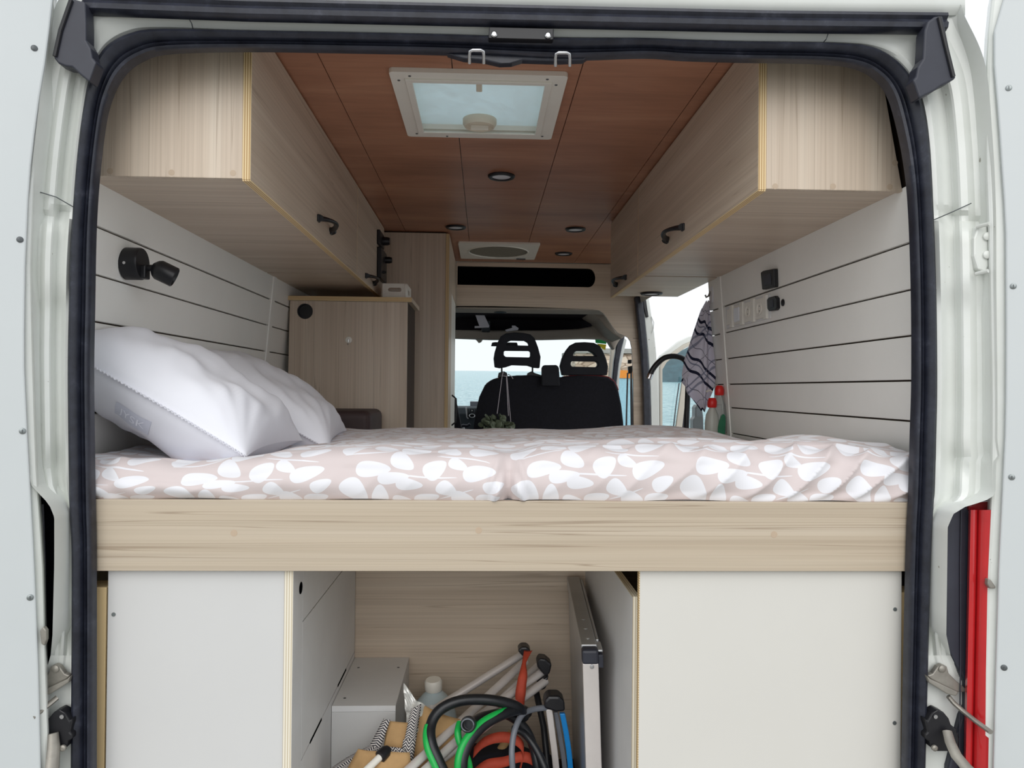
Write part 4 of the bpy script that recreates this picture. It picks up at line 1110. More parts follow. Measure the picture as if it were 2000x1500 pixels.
pillow('far white pillow behind the lace-edged one', V(-.690, 2.42, -.040), ex2, ey2, ez2, .52, .54, .21, 4.1, None)

# ================================================================== UNDER THE BED
XS = -0.380        # inner face of the left chest
DBK = 2.285
ch = thing('storage_chest', 'white storage chest with slotted side under the bed board', 'cabinet', V(-.58, 1.535, FL))
p0 = W(210, 1200, 1.537).x
MB().vbox(p0, XS-.0175, 1.537, 1.552, FL, -.368).build('front_panel', 'melamine_white', ch, bevel=.001)
zs1, zs2 = -.498, -.792
def side_piece(z0, z1, holes=()):
    hs = [[V(XS, d+.017*math.cos(a), z+.011*math.sin(a)) for a in [math.radians(i*18) for i in range(20)]] for d, z in holes]
    MB().prism([V(XS, 1.62, z0), V(XS, DBK-.003, z0), V(XS, DBK-.003, z1), V(XS, 1.62, z1)], (-.016, 0, 0), hs).build('drawer_front', 'grey_white_board', ch)
MB().vbox(XS-.0165, XS, 1.5365, 1.618, FL, -.368).build('side_stile', 'grey_white_board', ch)
MB().vbox(XS-.0172, XS-.0002, 1.5345, 1.5365, FL, -.368).build('ply_edge', 'pale_ply_edge_x', ch)
side_piece(zs1+.0015, -.37, [(1.93, -.452)]); side_piece(zs2+.0015, zs1-.0015); side_piece(FL, zs2-.0015)
m = MB(); p = V(XS, 1.598, -.421)
m.prism(ell(p+Vector((-.0005, 0, 0)), Vector((0, 1, 0)), Vector((0, 0, 1)), .014, .0125, 18), (.0012, 0, 0)); m.build('finger_hole', 'deep_black', ch)
MB().vbox(XS-.03, XS-.028, 1.56, DBK, FL, -.37).build('inner_liner', 'deep_black', ch)
for d0, d1, zz in ((1.70, 1.82, zs2), (2.02, 2.14, zs2)):
    MB().vbox(XS-.016, XS+.0008, d0, d1, zz-.003, zz+.003).build('slot', 'deep_black', ch)
p = W(222, 1200, 1.5368); m = MB(); m.lathe(p, (0, -1, 0), [(.0042, 0), (.004, .0012), (0, .0012)], 12); m.build('screw', 'screw_steel', ch)

bp = thing('back_board', 'light oak board closing the storage space under the bed', 'board', V(-.07, DBK, FL))
MB().vbox(XS, .33, DBK, DBK+.016, FL, -.30).build('board_face', 'oak_laminate_x', bp)
sb = thing('low_box', 'low white box beside the chest under the bed', 'box', V(-.3, 2.1, FL))
MB().vbox(XS+.001, -.217, 1.936, DBK-.001, -.825, -.810).build('lid', 'grey_white_board', sb, bevel=.0008)
MB().vbox(XS+.001, -.217, 1.936, 1.951, FL, -.8255).build('front', 'melamine_white', sb, bevel=.0008)
MB().vbox(-.232, -.217, 1.952, DBK-.001, FL, -.8255).build('side', 'grey_white_board', sb)
for x, d in ((-.355, 1.985), (-.355, 2.20), (-.24, 2.2)):
    m = MB(); m.lathe(V(x, d, -.810), (0, 0, 1), [(.004, 0), (.003, .0008), (0, .0008)], 10); m.build('screw', 'screw_dark', sb)

pw = thing('white_panel', 'broad plain white panel under the bed board beside the folded table', 'panel', V(.58, 1.535, FL))
x0 = W(1249, 1200, 1.535).x; x1 = W(1761, 1200, 1.535).x
MB().vbox(x0, x1, 1.535, 1.551, FL, -.368).build('panel_face', 'melamine_warm', pw, bevel=.001)
for px, py in ((1748, 1190), (1747, 1412)):
    p = W(px, py, 1.5348); m = MB(); m.lathe(p, (0, -1, 0), [(.0042, 0), (.004, .0012), (0, .0012)], 12); m.build('screw', 'screw_steel', pw)
MB().vbox(x0-.0015, x0, 1.535, 1.551, FL, -.368).build('ply_edge', 'ply_edge_z', pw)
pt = thing('partition_board', 'upright plywood divider behind the broad white panel', 'board', V(.32, 1.8, FL))
xa = W(1235, 1300, 1.56).x; xb = W(1249, 1300, 1.56).x
MB().vbox(xa, xb, 1.562, DBK, FL, -.432).build('divider', 'grey_white_board', pt)
MB().vbox(xa, xb, 1.559, 1.562, FL, -.432).build('ply_edge', 'pale_ply_edge_x', pt)
MB().vbox(xa, xb, 1.559, DBK, -.432, -.429).build('ply_top', 'pale_ply_edge_x', pt)
# pale batten boards at both ends
for px0, px1, py, lab in ((176, 208, 1147, 'pale birch board end between chest and door seal'), (1757, 1775, 1157, 'pale birch board end between white panel and door seal')):
    a = W(px0, py, 1.545); b = W(px1, py, 1.545)
    t = thing('batten_board', lab, 'board', Vector((a.x, 1.545, 0)), 'birch board ends')
    MB().box(a.x-.03 if px0 < 900 else a.x, b.x if px0 < 900 else b.x+.04, 1.545, 1.60, 0, a.z).build('board_end', 'birch_face', t, bevel=.0015)

# ================================================================== LOOSE GEAR UNDER THE BED
# folded aluminium table
ft = thing('folding_table', 'folded aluminium camping table standing on edge by the divider', 'table', V(.25, 1.75, FL))
A = W(1137, 1292, 1.74); B = W(1168, 1292, 1.74); Fv = Vector((.022, .52, .02))
zt = W(1140, 1262, 1.76).z
def tb(x0, x1, y0, y1, z0, z1, name, mat, bv=.002):
    sh = Fv.x/Fv.y; sl = .012/.3
    def P(x, y, z): return Vector((x+(y-1.74)*sh+(zt-z)*sl, y, z+max(0, (z-.1)/(zt-.1))*(y-1.74)*.075))
    m = MB(); m.hexa([P(x0, y0, z0), P(x1, y0, z0), P(x1, y1, z0), P(x0, y1, z0)], [P(x0, y0, z1), P(x1, y0, z1), P(x1, y1, z1), P(x0, y1, z1)])
    return m.build(name, mat, ft, bevel=bv)
w = B.x-A.x
tb(A.x, A.x+w, 1.74, 1.765, 0.0, zt-.034, 'end_rail', 'tube_grey')
tb(A.x, A.x+w, 1.765, 2.26, zt-.034, zt, 'top_rail', 'aluminium')
tb(A.x-.001, A.x+w+.001, 1.737, 1.765, zt-.036, zt-.002, 'corner_cap', 'grey_black_plastic', .006)
tb(A.x+.003, A.x+.008, 1.765, 2.26, .02, zt-.034, 'table_top', 'aluminium', 0)
tb(A.x+w-.008, A.x+w-.003, 1.765, 2.26, .02, zt-.034, 'table_top', 'tube_grey', 0)
tb(A.x+w, A.x+w+.012, 1.75, 1.80, zt-.012, zt-.006, 'hinge_lever', 'aluminium')
tb(A.x+w, A.x+w+.012, 1.742, 1.765, zt-.045, zt-.015, 'latch', 'grey_black_plastic')
tb(A.x+w+.001, A.x+w+.008, 1.80, 2.24, zt-.02, zt-.002, 'leg_rail', 'aluminium')
for k in (0, 1, 2):
    d = 1.80+k*.06; P = Vector((A.x+w*.5+(d-1.74)*Fv.x/Fv.y, d, zt+(d-1.74)*.075))
    m = MB(); m.lathe(P, (0, 0, 1), [(.005, 0), (.004, .0015), (0, .002)], 12); m.build('rivet', 'aluminium', ft, smooth=True)
P = W(1156, 1302, 1.7395); m = MB(); m.lathe(P, (0, -1, 0), [(.0052, 0), (.005, .002), (.002, .0025), (0, .0025)], 14); m.build('rivet', 'chrome', ft, smooth=True)

# folded camping chair: bundle of grey tubes with black joints
cc = thing('camping_chair', 'folded camping chair of grey tubes with black joints and orange strap', 'chair', V(.02, 2.05, FL))
def ray_tube(a, b, da, db, r=.0108, ext=0.45):
    A = W(a[0], a[1], da); B = W(b[0], b[1], db)
    B2 = B+(B-A).normalized()*ext
    if B2.z < .012: B2 = B+(B2-B)*((B.z-.012)/(B.z-B2.z))
    m = MB(); m.tube([A, B2], r, 14); m.build('tube', 'tube_grey', cc, smooth=True)
ray_tube((1020, 1278), (880, 1366), 2.16, 2.05, ext=.06)
ray_tube((1026, 1292), (805, 1497), 2.12, 1.77, ext=.16)
ray_tube((1050, 1302), (846, 1490), 2.13, 1.79, ext=.16)
ray_tube((1060, 1312), (900, 1425), 2.08, 1.92, ext=.2)
ray_tube((1066, 1330), (930, 1432), 2.06, 1.90, ext=.2)
for pts, d in (([(1011, 1272), (1018, 1264), (1030, 1264), (1037, 1272), (1034, 1284), (1022, 1284)], 2.10), ([(1048, 1296), (1054, 1286), (1066, 1288), (1078, 1298), (1074, 1316), (1066, 1322), (1056, 1312), (1050, 1304)], 2.05), ([(1048, 1336), (1062, 1326), (1072, 1320), (1066, 1346), (1056, 1350)], 2.05)):
    m = MB(); m.prism([W(x, y, d) for x, y in pts], (0, .045, 0)); m.build('joint', 'black_plastic', cc, bevel=.005)
m = MB()
sp_ = catmull([Vector(p) for p in (W(1032, 1272, 2.07), W(1024, 1296, 2.03), W(1022, 1318, 2.0), W(1018, 1345, 1.985), W(1016, 1370, 1.98), W(1018, 1392, 1.985))], 5)
wd_ = [.010, .012, .016, .018, .018, .014]
def strap(u, v):
    i = min(len(sp_)-1, int(round(v*(len(sp_)-1)))); wv = interp([(0, .012), (.2, .005), (.45, .012), (.7, .0135), (1, .008)], v)
    return sp_[i]+Vector(((u-.5)*2*wv, .012*abs(u-.5), 0))
m.grid(4, len(sp_), strap); m.build('strap', 'orange_strap', cc, solid=.002, smooth=True, recalc=False)
for pts, mat in (([(1035, 1385), (1060, 1360), (1058, 1290)], 'black_plastic'),):
    m = MB(); m.tube([W(1046, 1345, 2.12), W(1062, 1420, 2.05), W(1070, 1500, 2.0), W(1072, 1560, 1.97)], .009, 10); m.build('dark_leg', 'black_plastic', cc, smooth=True)

# second folded chair: grey bar, blue bar, black cap
c2 = thing('folding_stool', 'folded stool with grey and blue bars leaning on the table', 'stool', V(.2, 1.95, FL))
m = MB(); m.prism([W(x, y, 1.93) for x, y in [(1063, 1384), (1064, 1368), (1072, 1360), (1092, 1360), (1103, 1370), (1104, 1390), (1086, 1392)]], (0, .05, 0)); m.build('top_joint', 'black_plastic', c2, bevel=.006)
def bar(pts, d, mat, name, wd, th=.012):
    C = catmull([W(x, y, d) for x, y in pts], 5)
    m = MB(); n = len(C)
    m.sweep(C, [Vector((1, 0, 0))]*n, [Vector((0, 1, 0))]*n, [(-wd/2, -th/2), (wd/2, -th/2), (wd/2, th/2), (-wd/2, th/2)]); m.build(name, mat, c2, bevel=.002)
bar([(1072, 1384), (1078, 1430), (1086, 1500), (1096, 1640)], 1.95, 'tube_grey', 'grey_bar', .017)
bar([(1085, 1390), (1094, 1440), (1103, 1500), (1116, 1640)], 1.975, 'hose_grey', 'grey_bar', .013)
bar([(1098, 1392), (1107, 1440), (1114, 1500), (1122, 1640)], 1.95, 'blue_plastic', 'blue_bar', .014)

# folding chair in tan canvas with black and white edging
tc_ = thing('canvas_chair', 'folded tan canvas chair with black and white patterned edging', 'chair', V(-.2, 1.8, FL))
def sheet(name, mat, pts, d, bulge=.012, uvs=None, nu=14, nv=18, solid=.004):
    """pts: four corners (px, py, extra depth) tl, tr, br, bl"""
    P = [W(x, y, d+e) for x, y, e in pts]
    def fn(u, v):
        p = (P[0]*(1-u)+P[1]*u)*(1-v)+(P[3]*(1-u)+P[2]*u)*v
        p = p+Vector((0, -bulge*math.sin(math.pi*u)*math.sin(math.pi*min(1, v*.8+.1)), 0))
        p += Vector((0, .004*noise.noise(p*22), .003*noise.noise(p*17)))
        return p
    L = (P[1]-P[0]).length; H = (P[3]-P[0]).length
    m = MB(); m.grid(nu, nv, fn, uv=lambda u, v: (u*L, v*H)); return m.build(name, mat, tc_, smooth=True, solid=solid, recalc=False, angle=180)
sheet('canvas', 'tan_canvas', [(758, 1408, 0), (806, 1412, 0), (800, 1475, -.03), (748, 1470, -.03)], 1.86)
sheet('canvas', 'tan_canvas', [(820, 1374, .02), (904, 1408, .04), (900, 1530, -.01), (786, 1520, -.03)], 1.86, .02)
sheet('canvas', 'tan_canvas', [(700, 1462, -.05), (800, 1470, -.05), (812, 1580, -.08), (640, 1580, -.08)], 1.84, .03)
sheet('edging', 'chevron_tape', [(750, 1404, -.01), (762, 1406, -.012), (742, 1462, -.04), (722, 1456, -.035)], 1.86, .006, nu=6)
sheet('edging', 'chevron_tape', [(724, 1454, -.036), (744, 1460, -.042), (672, 1506, -.06), (636, 1506, -.05)], 1.86, .006, nu=6)
sheet('edging', 'chevron_tape', [(804, 1384, -.01), (822, 1376, 0), (812, 1446, -.03), (790, 1446, -.035)], 1.86, .008, nu=6)
sheet('edging', 'chevron_tape', [(788, 1444, -.037), (812, 1444, -.032), (806, 1490, -.05), (784, 1482, -.05)], 1.86, .008, nu=6)
sheet('edging', 'chevron_tape', [(742, 1458, -.05), (790, 1462, -.055), (794, 1478, -.065), (748, 1472, -.06)], 1.86, .006, nu=8)
m = MB(); A_ = W(747, 1474, 1.775); ax_ = (W(720, 1500, 1.74)-A_).normalized()
m.lathe(A_-ax_*.01, ax_, [(.010, -.01), (.0145, 0), (.0145, .018), (.010, .02), (0, .02)], 18); m.build('tube_sleeve', 'black_plastic', tc_, smooth=True)
m = MB(); m.tube([A_, A_+ax_*.30], .0085, 12); m.build('tube', 'white_plastic', tc_, smooth=True)

# crumpled foil bag and water bottle
fo = thing('foil_bag', 'crumpled silver foil bag poking up behind the tan canvas', 'bag', V(-.15, 1.97, FL))
P = [W(790, 1342, 1.97), W(802, 1346, 1.96), W(838, 1376, 1.95), W(880, 1410, 1.96), W(860, 1460, 1.95), W(808, 1460, 1.95), W(796, 1385, 1.96)]
def bag(u, v):
    tl, tr, br, bl = W(788, 1340, 1.90), W(848, 1382, 1.90), W(848, 1480, 1.87), W(798, 1470, 1.87)
    p = (tl*(1-u)+tr*u)*(1-v)+(bl*(1-u)+br*u)*v
    return p+Vector((0, .03*noise.noise(p*30)-.02*math.sin(math.pi*u), .01*noise.noise(p*40)))
m = MB(); m.grid(26, 20, bag); m.build('foil', 'foil', fo, solid=.002, recalc=False)
wb = thing('water_bottle', 'clear blue water bottle with white cap against the oak board', 'bottle', V(-.13, 2.15, FL))
bp_ = W(848, 1392, 2.16); cz = bp_.z
m = MB(); m.lathe(Vector((bp_.x, 2.16, 0.0)), (0, 0, 1), [(.062, 0), (.066, .02), (.066, cz-.02), (.062, cz), (.052, cz+.03), (.033, cz+.052), (.021, cz+.062), (.021, cz+.075), (0, cz+.075)], 28); m.build('body', 'water_blue', wb, smooth=True)
m = MB(); m.lathe(Vector((bp_.x-.002, 2.16, cz+.066)), (-.05, -.1, 1), [(.024, 0), (.025, .004), (.025, .024), (.021, .030), (0, .030)], 24); m.build('cap', 'white_plastic', wb, smooth=True, angle=40)

# hoses
def hose(name, label, pts, r, mat, stripe=None, loc=None):
    C = catmull([W(x, y, d) for x, y, d in pts], 7)
    t = thing(name, label, 'hose', V(.0, 1.85, FL))
    m = MB(); m.tube(C, r, 14); m.build('hose_body', mat, t, smooth=True)
    if stripe:
        off = Vector(stripe[1])
        m = MB(); m.tube([p+off*r for p in C[stripe[2]:stripe[3]]], r*.72, 10); m.build('stripe', stripe[0], t, smooth=True)
    return t
h1 = hose('garden_hose', 'black garden hose with green stripe arching over the grey tubes', [(905, 1640, 1.76), (880, 1540, 1.76), (858, 1490, 1.77), (842, 1450, 1.79), (842, 1415, 1.82), (858, 1388, 1.84), (890, 1371, 1.85), (930, 1366, 1.86), (975, 1370, 1.87), (1012, 1382, 1.89), (1024, 1400, 1.93)], .0130, 'hose_black', ('hose_green', (-.6, -.55, -.35), 0, 30))
h2 = hose('garden_hose', 'bright green and black hose coil sweeping down past the hose end', [(1030, 1392, 1.95), (1014, 1386, 1.90), (985, 1394, 1.86), (950, 1412, 1.83), (922, 1440, 1.80), (906, 1472, 1.78), (902, 1510, 1.77), (906, 1580, 1.77)], .0130, 'hose_black', ('hose_green', (-.7, -.45, .35), 5, 60))
h3 = hose('garden_hose', 'dark hose whose open round end faces the doorway', [(916, 1414, 1.80), (926, 1408, 1.83), (950, 1398, 1.88), (990, 1396, 1.92), (1030, 1430, 1.93), (1050, 1500, 1.90), (1060, 1620, 1.9)], .0115, 'hose_black')
p = W(914, 1415, 1.797); axh = (W(912, 1416, 1.77)-W(922, 1411, 1.82)).normalized()
m = MB(); m.lathe(p, axh, [(.017, -.02), (.0185, -.012), (.0185, .002), (.0165, .004), (.013, .004), (.012, -.006), (0, -.006)], 24); m.build('end_fitting', 'hose_black', h3, smooth=True, angle=35)
m = MB(); m.tube([p+axh*.004+q for q in [Vector((math.cos(a)*.0145, -.002, math.sin(a)*.0145)) for a in [i*math.pi/12 for i in range(24)]]], .0016, 6, closed=True); m.build('end_ring', 'hose_grey', h3, smooth=True)
h4 = hose('grey_hose', 'thin grey hose curving beside the orange webbing', [(1066, 1382, 1.95), (1040, 1386, 1.93), (1020, 1396, 1.90), (1006, 1424, 1.87), (1000, 1460, 1.85), (1001, 1500, 1.84), (1008, 1600, 1.84)], .0075, 'hose_grey')
h5 = hose('garden_hose', 'green hose loop below the open hose end', [(898, 1412, 1.84), (894, 1430, 1.82), (898, 1450, 1.81), (910, 1475, 1.80), (918, 1510, 1.80), (920, 1600, 1.80)], .0085, 'hose_green')
h6 = hose('garden_hose', 'black ribbed hose slanting down beside the grey hose', [(1000, 1424, 1.93), (1020, 1430, 1.92), (1040, 1452, 1.90), (1058, 1485, 1.88), (1068, 1520, 1.87), (1075, 1620, 1.87)], .0095, 'hose_black')
# orange webbing
ow = thing('webbing_strap', 'loose orange webbing strap tangled under the hoses', 'strap', V(.05, 1.9, FL))
for pts in ([(925, 1470), (945, 1450), (975, 1440), (1005, 1444), (1022, 1462), (1018, 1490), (1012, 1520)], [(925, 1512), (950, 1494), (985, 1488), (1020, 1478), (1045, 1490), (1052, 1530)]):
    C = catmull([W(x, y, 1.93) for x, y in pts], 6); n = len(C)
    m = MB(); m.grid(3, n, lambda u, v: C[int(round(v*(n-1)))]+Vector((.002*(u-.5), .012*(u-.5), .022*(u-.5)))); m.build('webbing', 'orange_strap', ow, solid=.002, smooth=True, recalc=False)
# darker gear at the bottom of the heap
gb = thing('gear_bag', 'dark bag at the bottom of the heap under the bed', 'bag', V(.05, 2.1, FL))
m = MB()
m.grid(24, 16, lambda u, v: V(-.20+.44*u, 2.02+.22*v-.10*math.sin(math.pi*u), FL+.17*math.sin(math.pi*u)**.5*math.sin(math.pi*min(1, v+.12))**.5+.02*noise.noise(Vector((u*5, v*5, 0)))))
m.build('bag_body', 'seat_fabric', gb, smooth=True, recalc=False, solid=.004)
for a, b in (((955, 1500), (1000, 1430)), ((930, 1560), (975, 1470))):
    m = MB(); A_ = W(a[0], a[1], 1.99); B_ = W(b[0], b[1], 2.03); m.tube([A_+(A_-B_)*.8, B_], .011, 12); m.build('wooden_peg', 'tan_canvas', gb, smooth=True)

# ================================================================== KITCHEN CORNER BY THE SLIDING DOOR
kc = thing('kitchen_unit', 'kitchen worktop behind the bed below the black tap', 'kitchen unit', V(.68, 3.2, FL))
MB().vbox(.46, .92, 2.88, 3.58, FL, -.242).build('carcass', 'oak_laminate_z', kc)
MB().vbox(.44, .93, 2.864, 3.60, -.2415, -.215).build('worktop', 'oak_laminate_y', kc, bevel=.002)
tp = thing('tap', 'black curved kitchen tap with chrome tip before the open side door', 'tap', V(.86, 3.15, -.215))
DT = 3.15
pts = [W(1340, 858, DT), W(1342, 800, DT), W(1344, 750, DT), W(1344, 722, DT), W(1338, 704, DT), W(1325, 697, DT), W(1310, 696, DT), W(1296, 700, DT), W(1283, 711, DT), W(1274, 723, DT), W(1270, 732, DT)]
pts[0].z = ZC-.215
C = catmull(pts, 6)
m = MB(); m.tube(C, .0115, 14); m.build('spout', 'black_plastic', tp, smooth=True)
a = C[-1]; b = C[-1]+(C[-1]-C[-2]).normalized()*.02
m = MB(); m.lathe(a, (C[-1]-C[-2]), [(.0118, -.004), (.0125, 0), (.0125, .018), (.010, .019), (0, .019)], 18); m.build('aerator', 'chrome', tp, smooth=True)
m = MB(); m.lathe(Vector((pts[0].x, DT, ZC-.215)), (0, 0, 1), [(.026, 0), (.026, .012), (.018, .02), (.016, .05), (0, .05)], 20); m.build('foot', 'black_plastic', tp, smooth=True)

th = thing('towel_hook', 'small clear hook on the wall end holding the plaid towel', 'hook', W(1388, 578, 2.985))
p = on_right(1389, 575)
MB().prism([p+Vector((0, y, z)) for y, z in rrect(-.03, .012, -.035, .03, .01)], (-.004, 0, 0)).build('base_plate', 'lamp_diffuser', th)
m = MB(); m.tube([p+Vector((-.004, 0, .012)), p+Vector((-.010, 0, -.006)), p+Vector((-.020, 0, -.012)), p+Vector((-.024, 0, -.002))], .004, 8); m.build('hook_arm', 'worn_metal', th, smooth=True)
tw = thing('tea_towel', 'grey and navy plaid tea towel hanging from the wall hook', 'towel', W(1378, 640, 2.98))
DW = 2.97
Lft = [(1382, 588), (1372, 606), (1361, 640), (1350, 675), (1340, 705), (1335, 735), (1342, 752), (1345, 768), (1360, 785), (1374, 801)]
Rgt = [(1387, 588), (1386, 606), (1389, 640), (1393, 675), (1396, 705), (1398, 735), (1396, 752), (1391, 766), (1384, 780), (1376, 803)]
NT = 60
def towel(u, v):
    k = v*(len(Lft)-1); i = min(len(Lft)-2, int(k)); f = k-i
    L = Vector((Lft[i][0]*(1-f)+Lft[i+1][0]*f, Lft[i][1]*(1-f)+Lft[i+1][1]*f)); R = Vector((Rgt[i][0]*(1-f)+Rgt[i+1][0]*f, Rgt[i][1]*(1-f)+Rgt[i+1][1]*f))
    x = L.x*(1-u)+R.x*u; y = L.y*(1-u)+R.y*u
    p = W(x, y, DW)
    p.y += .014*math.sin(u*9.0+.4)*smoothstep(0, .3, v)+.02*(1-u)-.012*math.exp(-((u-.72)/.07)**2)
    p.z += .004*math.sin(u*14+v*3)
    return p
def towel_uv(u, v):
    k = v*(len(Lft)-1); i = min(len(Lft)-2, int(k)); f = k-i
    lx = Lft[i][0]*(1-f)+Lft[i+1][0]*f; rx = Rgt[i][0]*(1-f)+Rgt[i+1][0]*f; ly = Lft[i][1]*(1-f)+Lft[i+1][1]*f
    return ((lx*(1-u)+rx*u-1330)*.0021+.002*math.sin(u*9), (800-ly)*.0021)
m = MB(); m.grid(NT, 70, towel, uv=towel_uv); m.build('cloth', 'plaid_cloth', tw, smooth=True, recalc=False, solid=.0025, angle=180)
def towel2(u, v):   # back fold hanging to the side
    L = [(1380, 600), (1352, 680), (1331, 745), (1338, 753)]; R = [(1384, 600), (1360, 690), (1343, 752), (1343, 757)]
    k = v*3; i = min(2, int(k)); f = k-i
    lx = L[i][0]*(1-f)+L[i+1][0]*f; ly = L[i][1]*(1-f)+L[i+1][1]*f; rx = R[i][0]*(1-f)+R[i+1][0]*f; ry = R[i][1]*(1-f)+R[i+1][1]*f
    p = W(lx*(1-u)+rx*u, ly*(1-u)+ry*u, DW+.035); p.y += .008*math.sin(u*7)
    return p
m = MB(); m.grid(14, 40, towel2, uv=lambda u, v: (u*.05+.05, v*.3+.02)); m.build('back_fold', 'plaid_cloth', tw, smooth=True, recalc=False, solid=.0025, angle=180)

# bottles on the worktop
def bottle(name, label, px, ptop, pcap, d, rb, body, cap, prof=None):
    t = thing(name, label, 'bottle', Vector((W(px, pcap, d).x, d, ZC-.215)))
    x = W(px, pcap, d).x; zt = W(px, ptop, d).z; zc_ = W(px, pcap, d).z; z0 = ZC-.2145
    h = zc_-z0
    m = MB(); m.lathe(Vector((x, d, z0)), (0, 0, 1), [(rb*.92, 0), (rb, .008), (rb, h*.6), (rb*.85, h*.8), (rb*.42, h*.96), (rb*.42, h), (0, h)], 22); m.build('body', body, t, smooth=True)
    m = MB(); m.lathe(Vector((x, d, zc_-.004)), (0, 0, 1), [(rb*.6, 0), (rb*.68, .004), (rb*.66, (zt-zc_)*.6), (rb*.52, (zt-zc_)*.9), (rb*.4, zt-zc_), (0, zt-zc_)], 20); m.build('cap', cap, t, smooth=True, angle=35)
    return t
bottle('soap_bottle', 'tall clear soap bottle with bright red cap by the plank wall', 1405, 751, 770, 2.895, .026, 'bottle_clear', 'red_cap')
b2 = bottle('soap_bottle', 'shorter milky soap bottle with red collar below the towel', 1391, 775, 794, 2.892, .028, 'bottle_pale', 'red_cap')
p = W(1386, 780, 2.925)
m = MB(); m.tube([p+Vector((.01, 0, .03)), p+Vector((.0, 0, .036)), p+Vector((-.014, -.004, .03))], .004, 8); m.build('spout', 'white_plastic', b2, smooth=True)
sg_ = thing('dish_brush', 'green scrubbing pad standing beside the soap bottles', 'scrubber', V(.9, 2.91, -.2145))
P = [W(x, y, 2.866) for x, y in [(1402, 836), (1405, 824), (1409, 812), (1413, 808), (1417, 811), (1418, 824), (1417, 838), (1416, 868), (1402, 868)]]
m = MB(); m.prism(P, (0, .014, 0)); m.build('pad', 'green_sponge', sg_, bevel=.004)

# ================================================================== SIDE DOOR FRAME AND CAB
sd = struct('trim_1', W(1260, 700, 4.6), 'black rubber seal and white jamb of the side door')
def strip_px(name, mat, L, R, d, th, par, bevel=.004):
    poly = [W(x, y, d) for x, y in L]+[W(x, y, d) for x, y in reversed(R)]
    return MB().prism(poly, (0, th, 0)).build(name, mat, par, bevel=bevel)
strip_px('door_seal', 'black_rubber', [(1240, 578), (1246, 630), (1252, 690), (1257, 760), (1260, 900)], [(1255, 578), (1261, 630), (1266, 690), (1271, 760), (1275, 900)], 4.60, .05, sd, .012)
strip_px('white_jamb', 'white_car_paint', [(1254, 578), (1260, 630), (1266, 690), (1271, 760), (1274, 900)], [(1267, 578), (1274, 625), (1278, 650), (1282, 690), (1286, 760), (1290, 900)], 4.63, .08, sd, .004)
strip_px('latch', 'black_plastic', [(1256, 585), (1258, 603), (1262, 620)], [(1262, 585), (1264, 600), (1267, 619)], 4.615, .012, sd, .003)
m = MB(); m.tube([W(1272, 618, 4.62), W(1277, 630, 4.615), W(1276, 642, 4.615), W(1273, 650, 4.62)], .003, 6); m.build('wire_clip', 'white_car_paint', sd)

cabs = struct('wall_cab', V(0, 4.7, FL), 'beige cab lining and white cab shell')
# lower cab shell
MB().box(-1.0, -.95, 4.72, 6.5, -.5, ZC-.22).build('driver_side_shell', 'white_car_paint', cabs)
MB().box(-1.0, 1.04, 6.62, 6.9, -.5, ZC-.36).build('nose', 'white_car_paint', cabs)
MB().box(1.00, 1.05, 4.72, 4.84, -.5, ZC-.2).build('sill_post', 'white_car_paint', cabs)
# A pillars
for sx, xt, xb2 in ((-1, -.90, -.98),):
    m = MB(); m.tube([V(xt, 5.68, .40), V(xb2, 6.5, -.2)], .04, 10); m.build('pillar', 'cab_beige', cabs, smooth=True)
strip_px('pillar_lining', 'cab_beige_light', [(1193, 664), (1193, 690), (1190, 720), (1187, 760), (1183, 860)], [(1212, 656), (1206, 682), (1200, 712), (1196, 748), (1194, 860)], 5.75, .04, cabs, .008)
# passenger door aperture seal (black) and lining
strip_px('aperture_seal', 'black_rubber', [(1209, 657), (1204, 676), (1199, 705), (1196, 735), (1192, 860)], [(1221, 656), (1215, 678), (1209, 710), (1205, 745), (1203, 860)], 5.35, .05, cabs, .008)
strip_px('aperture_edge', 'white_car_paint', [(1219, 660), (1214, 684), (1208, 715), (1205, 745), (1202, 860)], [(1224, 664), (1218, 690), (1212, 718), (1209, 748), (1206, 860)], 5.42, .03, cabs, .002)
# headliner shelf
SH = 5.30
def liner(u, v):
    x = -.2+1.16*u
    prof = [(4.68, .505), (4.74, .500), (4.80, .496), (4.86, .496), (4.90, .505)]
    k = v*(len(prof)-1); i = min(len(prof)-2, int(k)); f = k-i
    return V(x, prof[i][0]*(1-f)+prof[i+1][0]*f, prof[i][1]*(1-f)+prof[i+1][1]*f-.06*smoothstep(.74, .98, x)**2)
m = MB(); m.grid(30, 16, liner); m.build('headliner', 'cab_beige', cabs, smooth=True, recalc=False, solid=.01)
lip_t = [W(x, y, SH) for x, y in [(880, 644), (960, 645), (1060, 645), (1130, 642), (1158, 637), (1163, 628), (1172, 622), (1178, 640), (1192, 650), (1216, 656)]]
lip_b = [W(x, y, SH) for x, y in [(1208, 668), (1200, 684), (1194, 676), (1188, 666), (1176, 662), (1140, 661), (1060, 663), (960, 663), (880, 660)]]
MB().prism(lip_t+lip_b, (0, .10, 0)).build('shelf_lip', 'cab_beige', cabs, bevel=.012)
cor = [W(x, y, 4.95) for x, y in [(1150, 600), (1172, 604), (1186, 620), (1204, 649), (1222, 655), (1214, 662), (1198, 652), (1184, 640), (1170, 622), (1152, 612)]]
MB().prism(cor, (0, .40, 0)).build('corner_lining', 'cab_beige', cabs, bevel=.008)
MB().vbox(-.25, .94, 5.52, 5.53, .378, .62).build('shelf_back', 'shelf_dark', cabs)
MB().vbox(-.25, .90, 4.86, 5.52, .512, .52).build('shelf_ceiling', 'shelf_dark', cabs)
MB().vbox(-.25, .86, 5.33, 5.52, .405, .415).build('shelf_floor', 'shelf_dark', cabs)
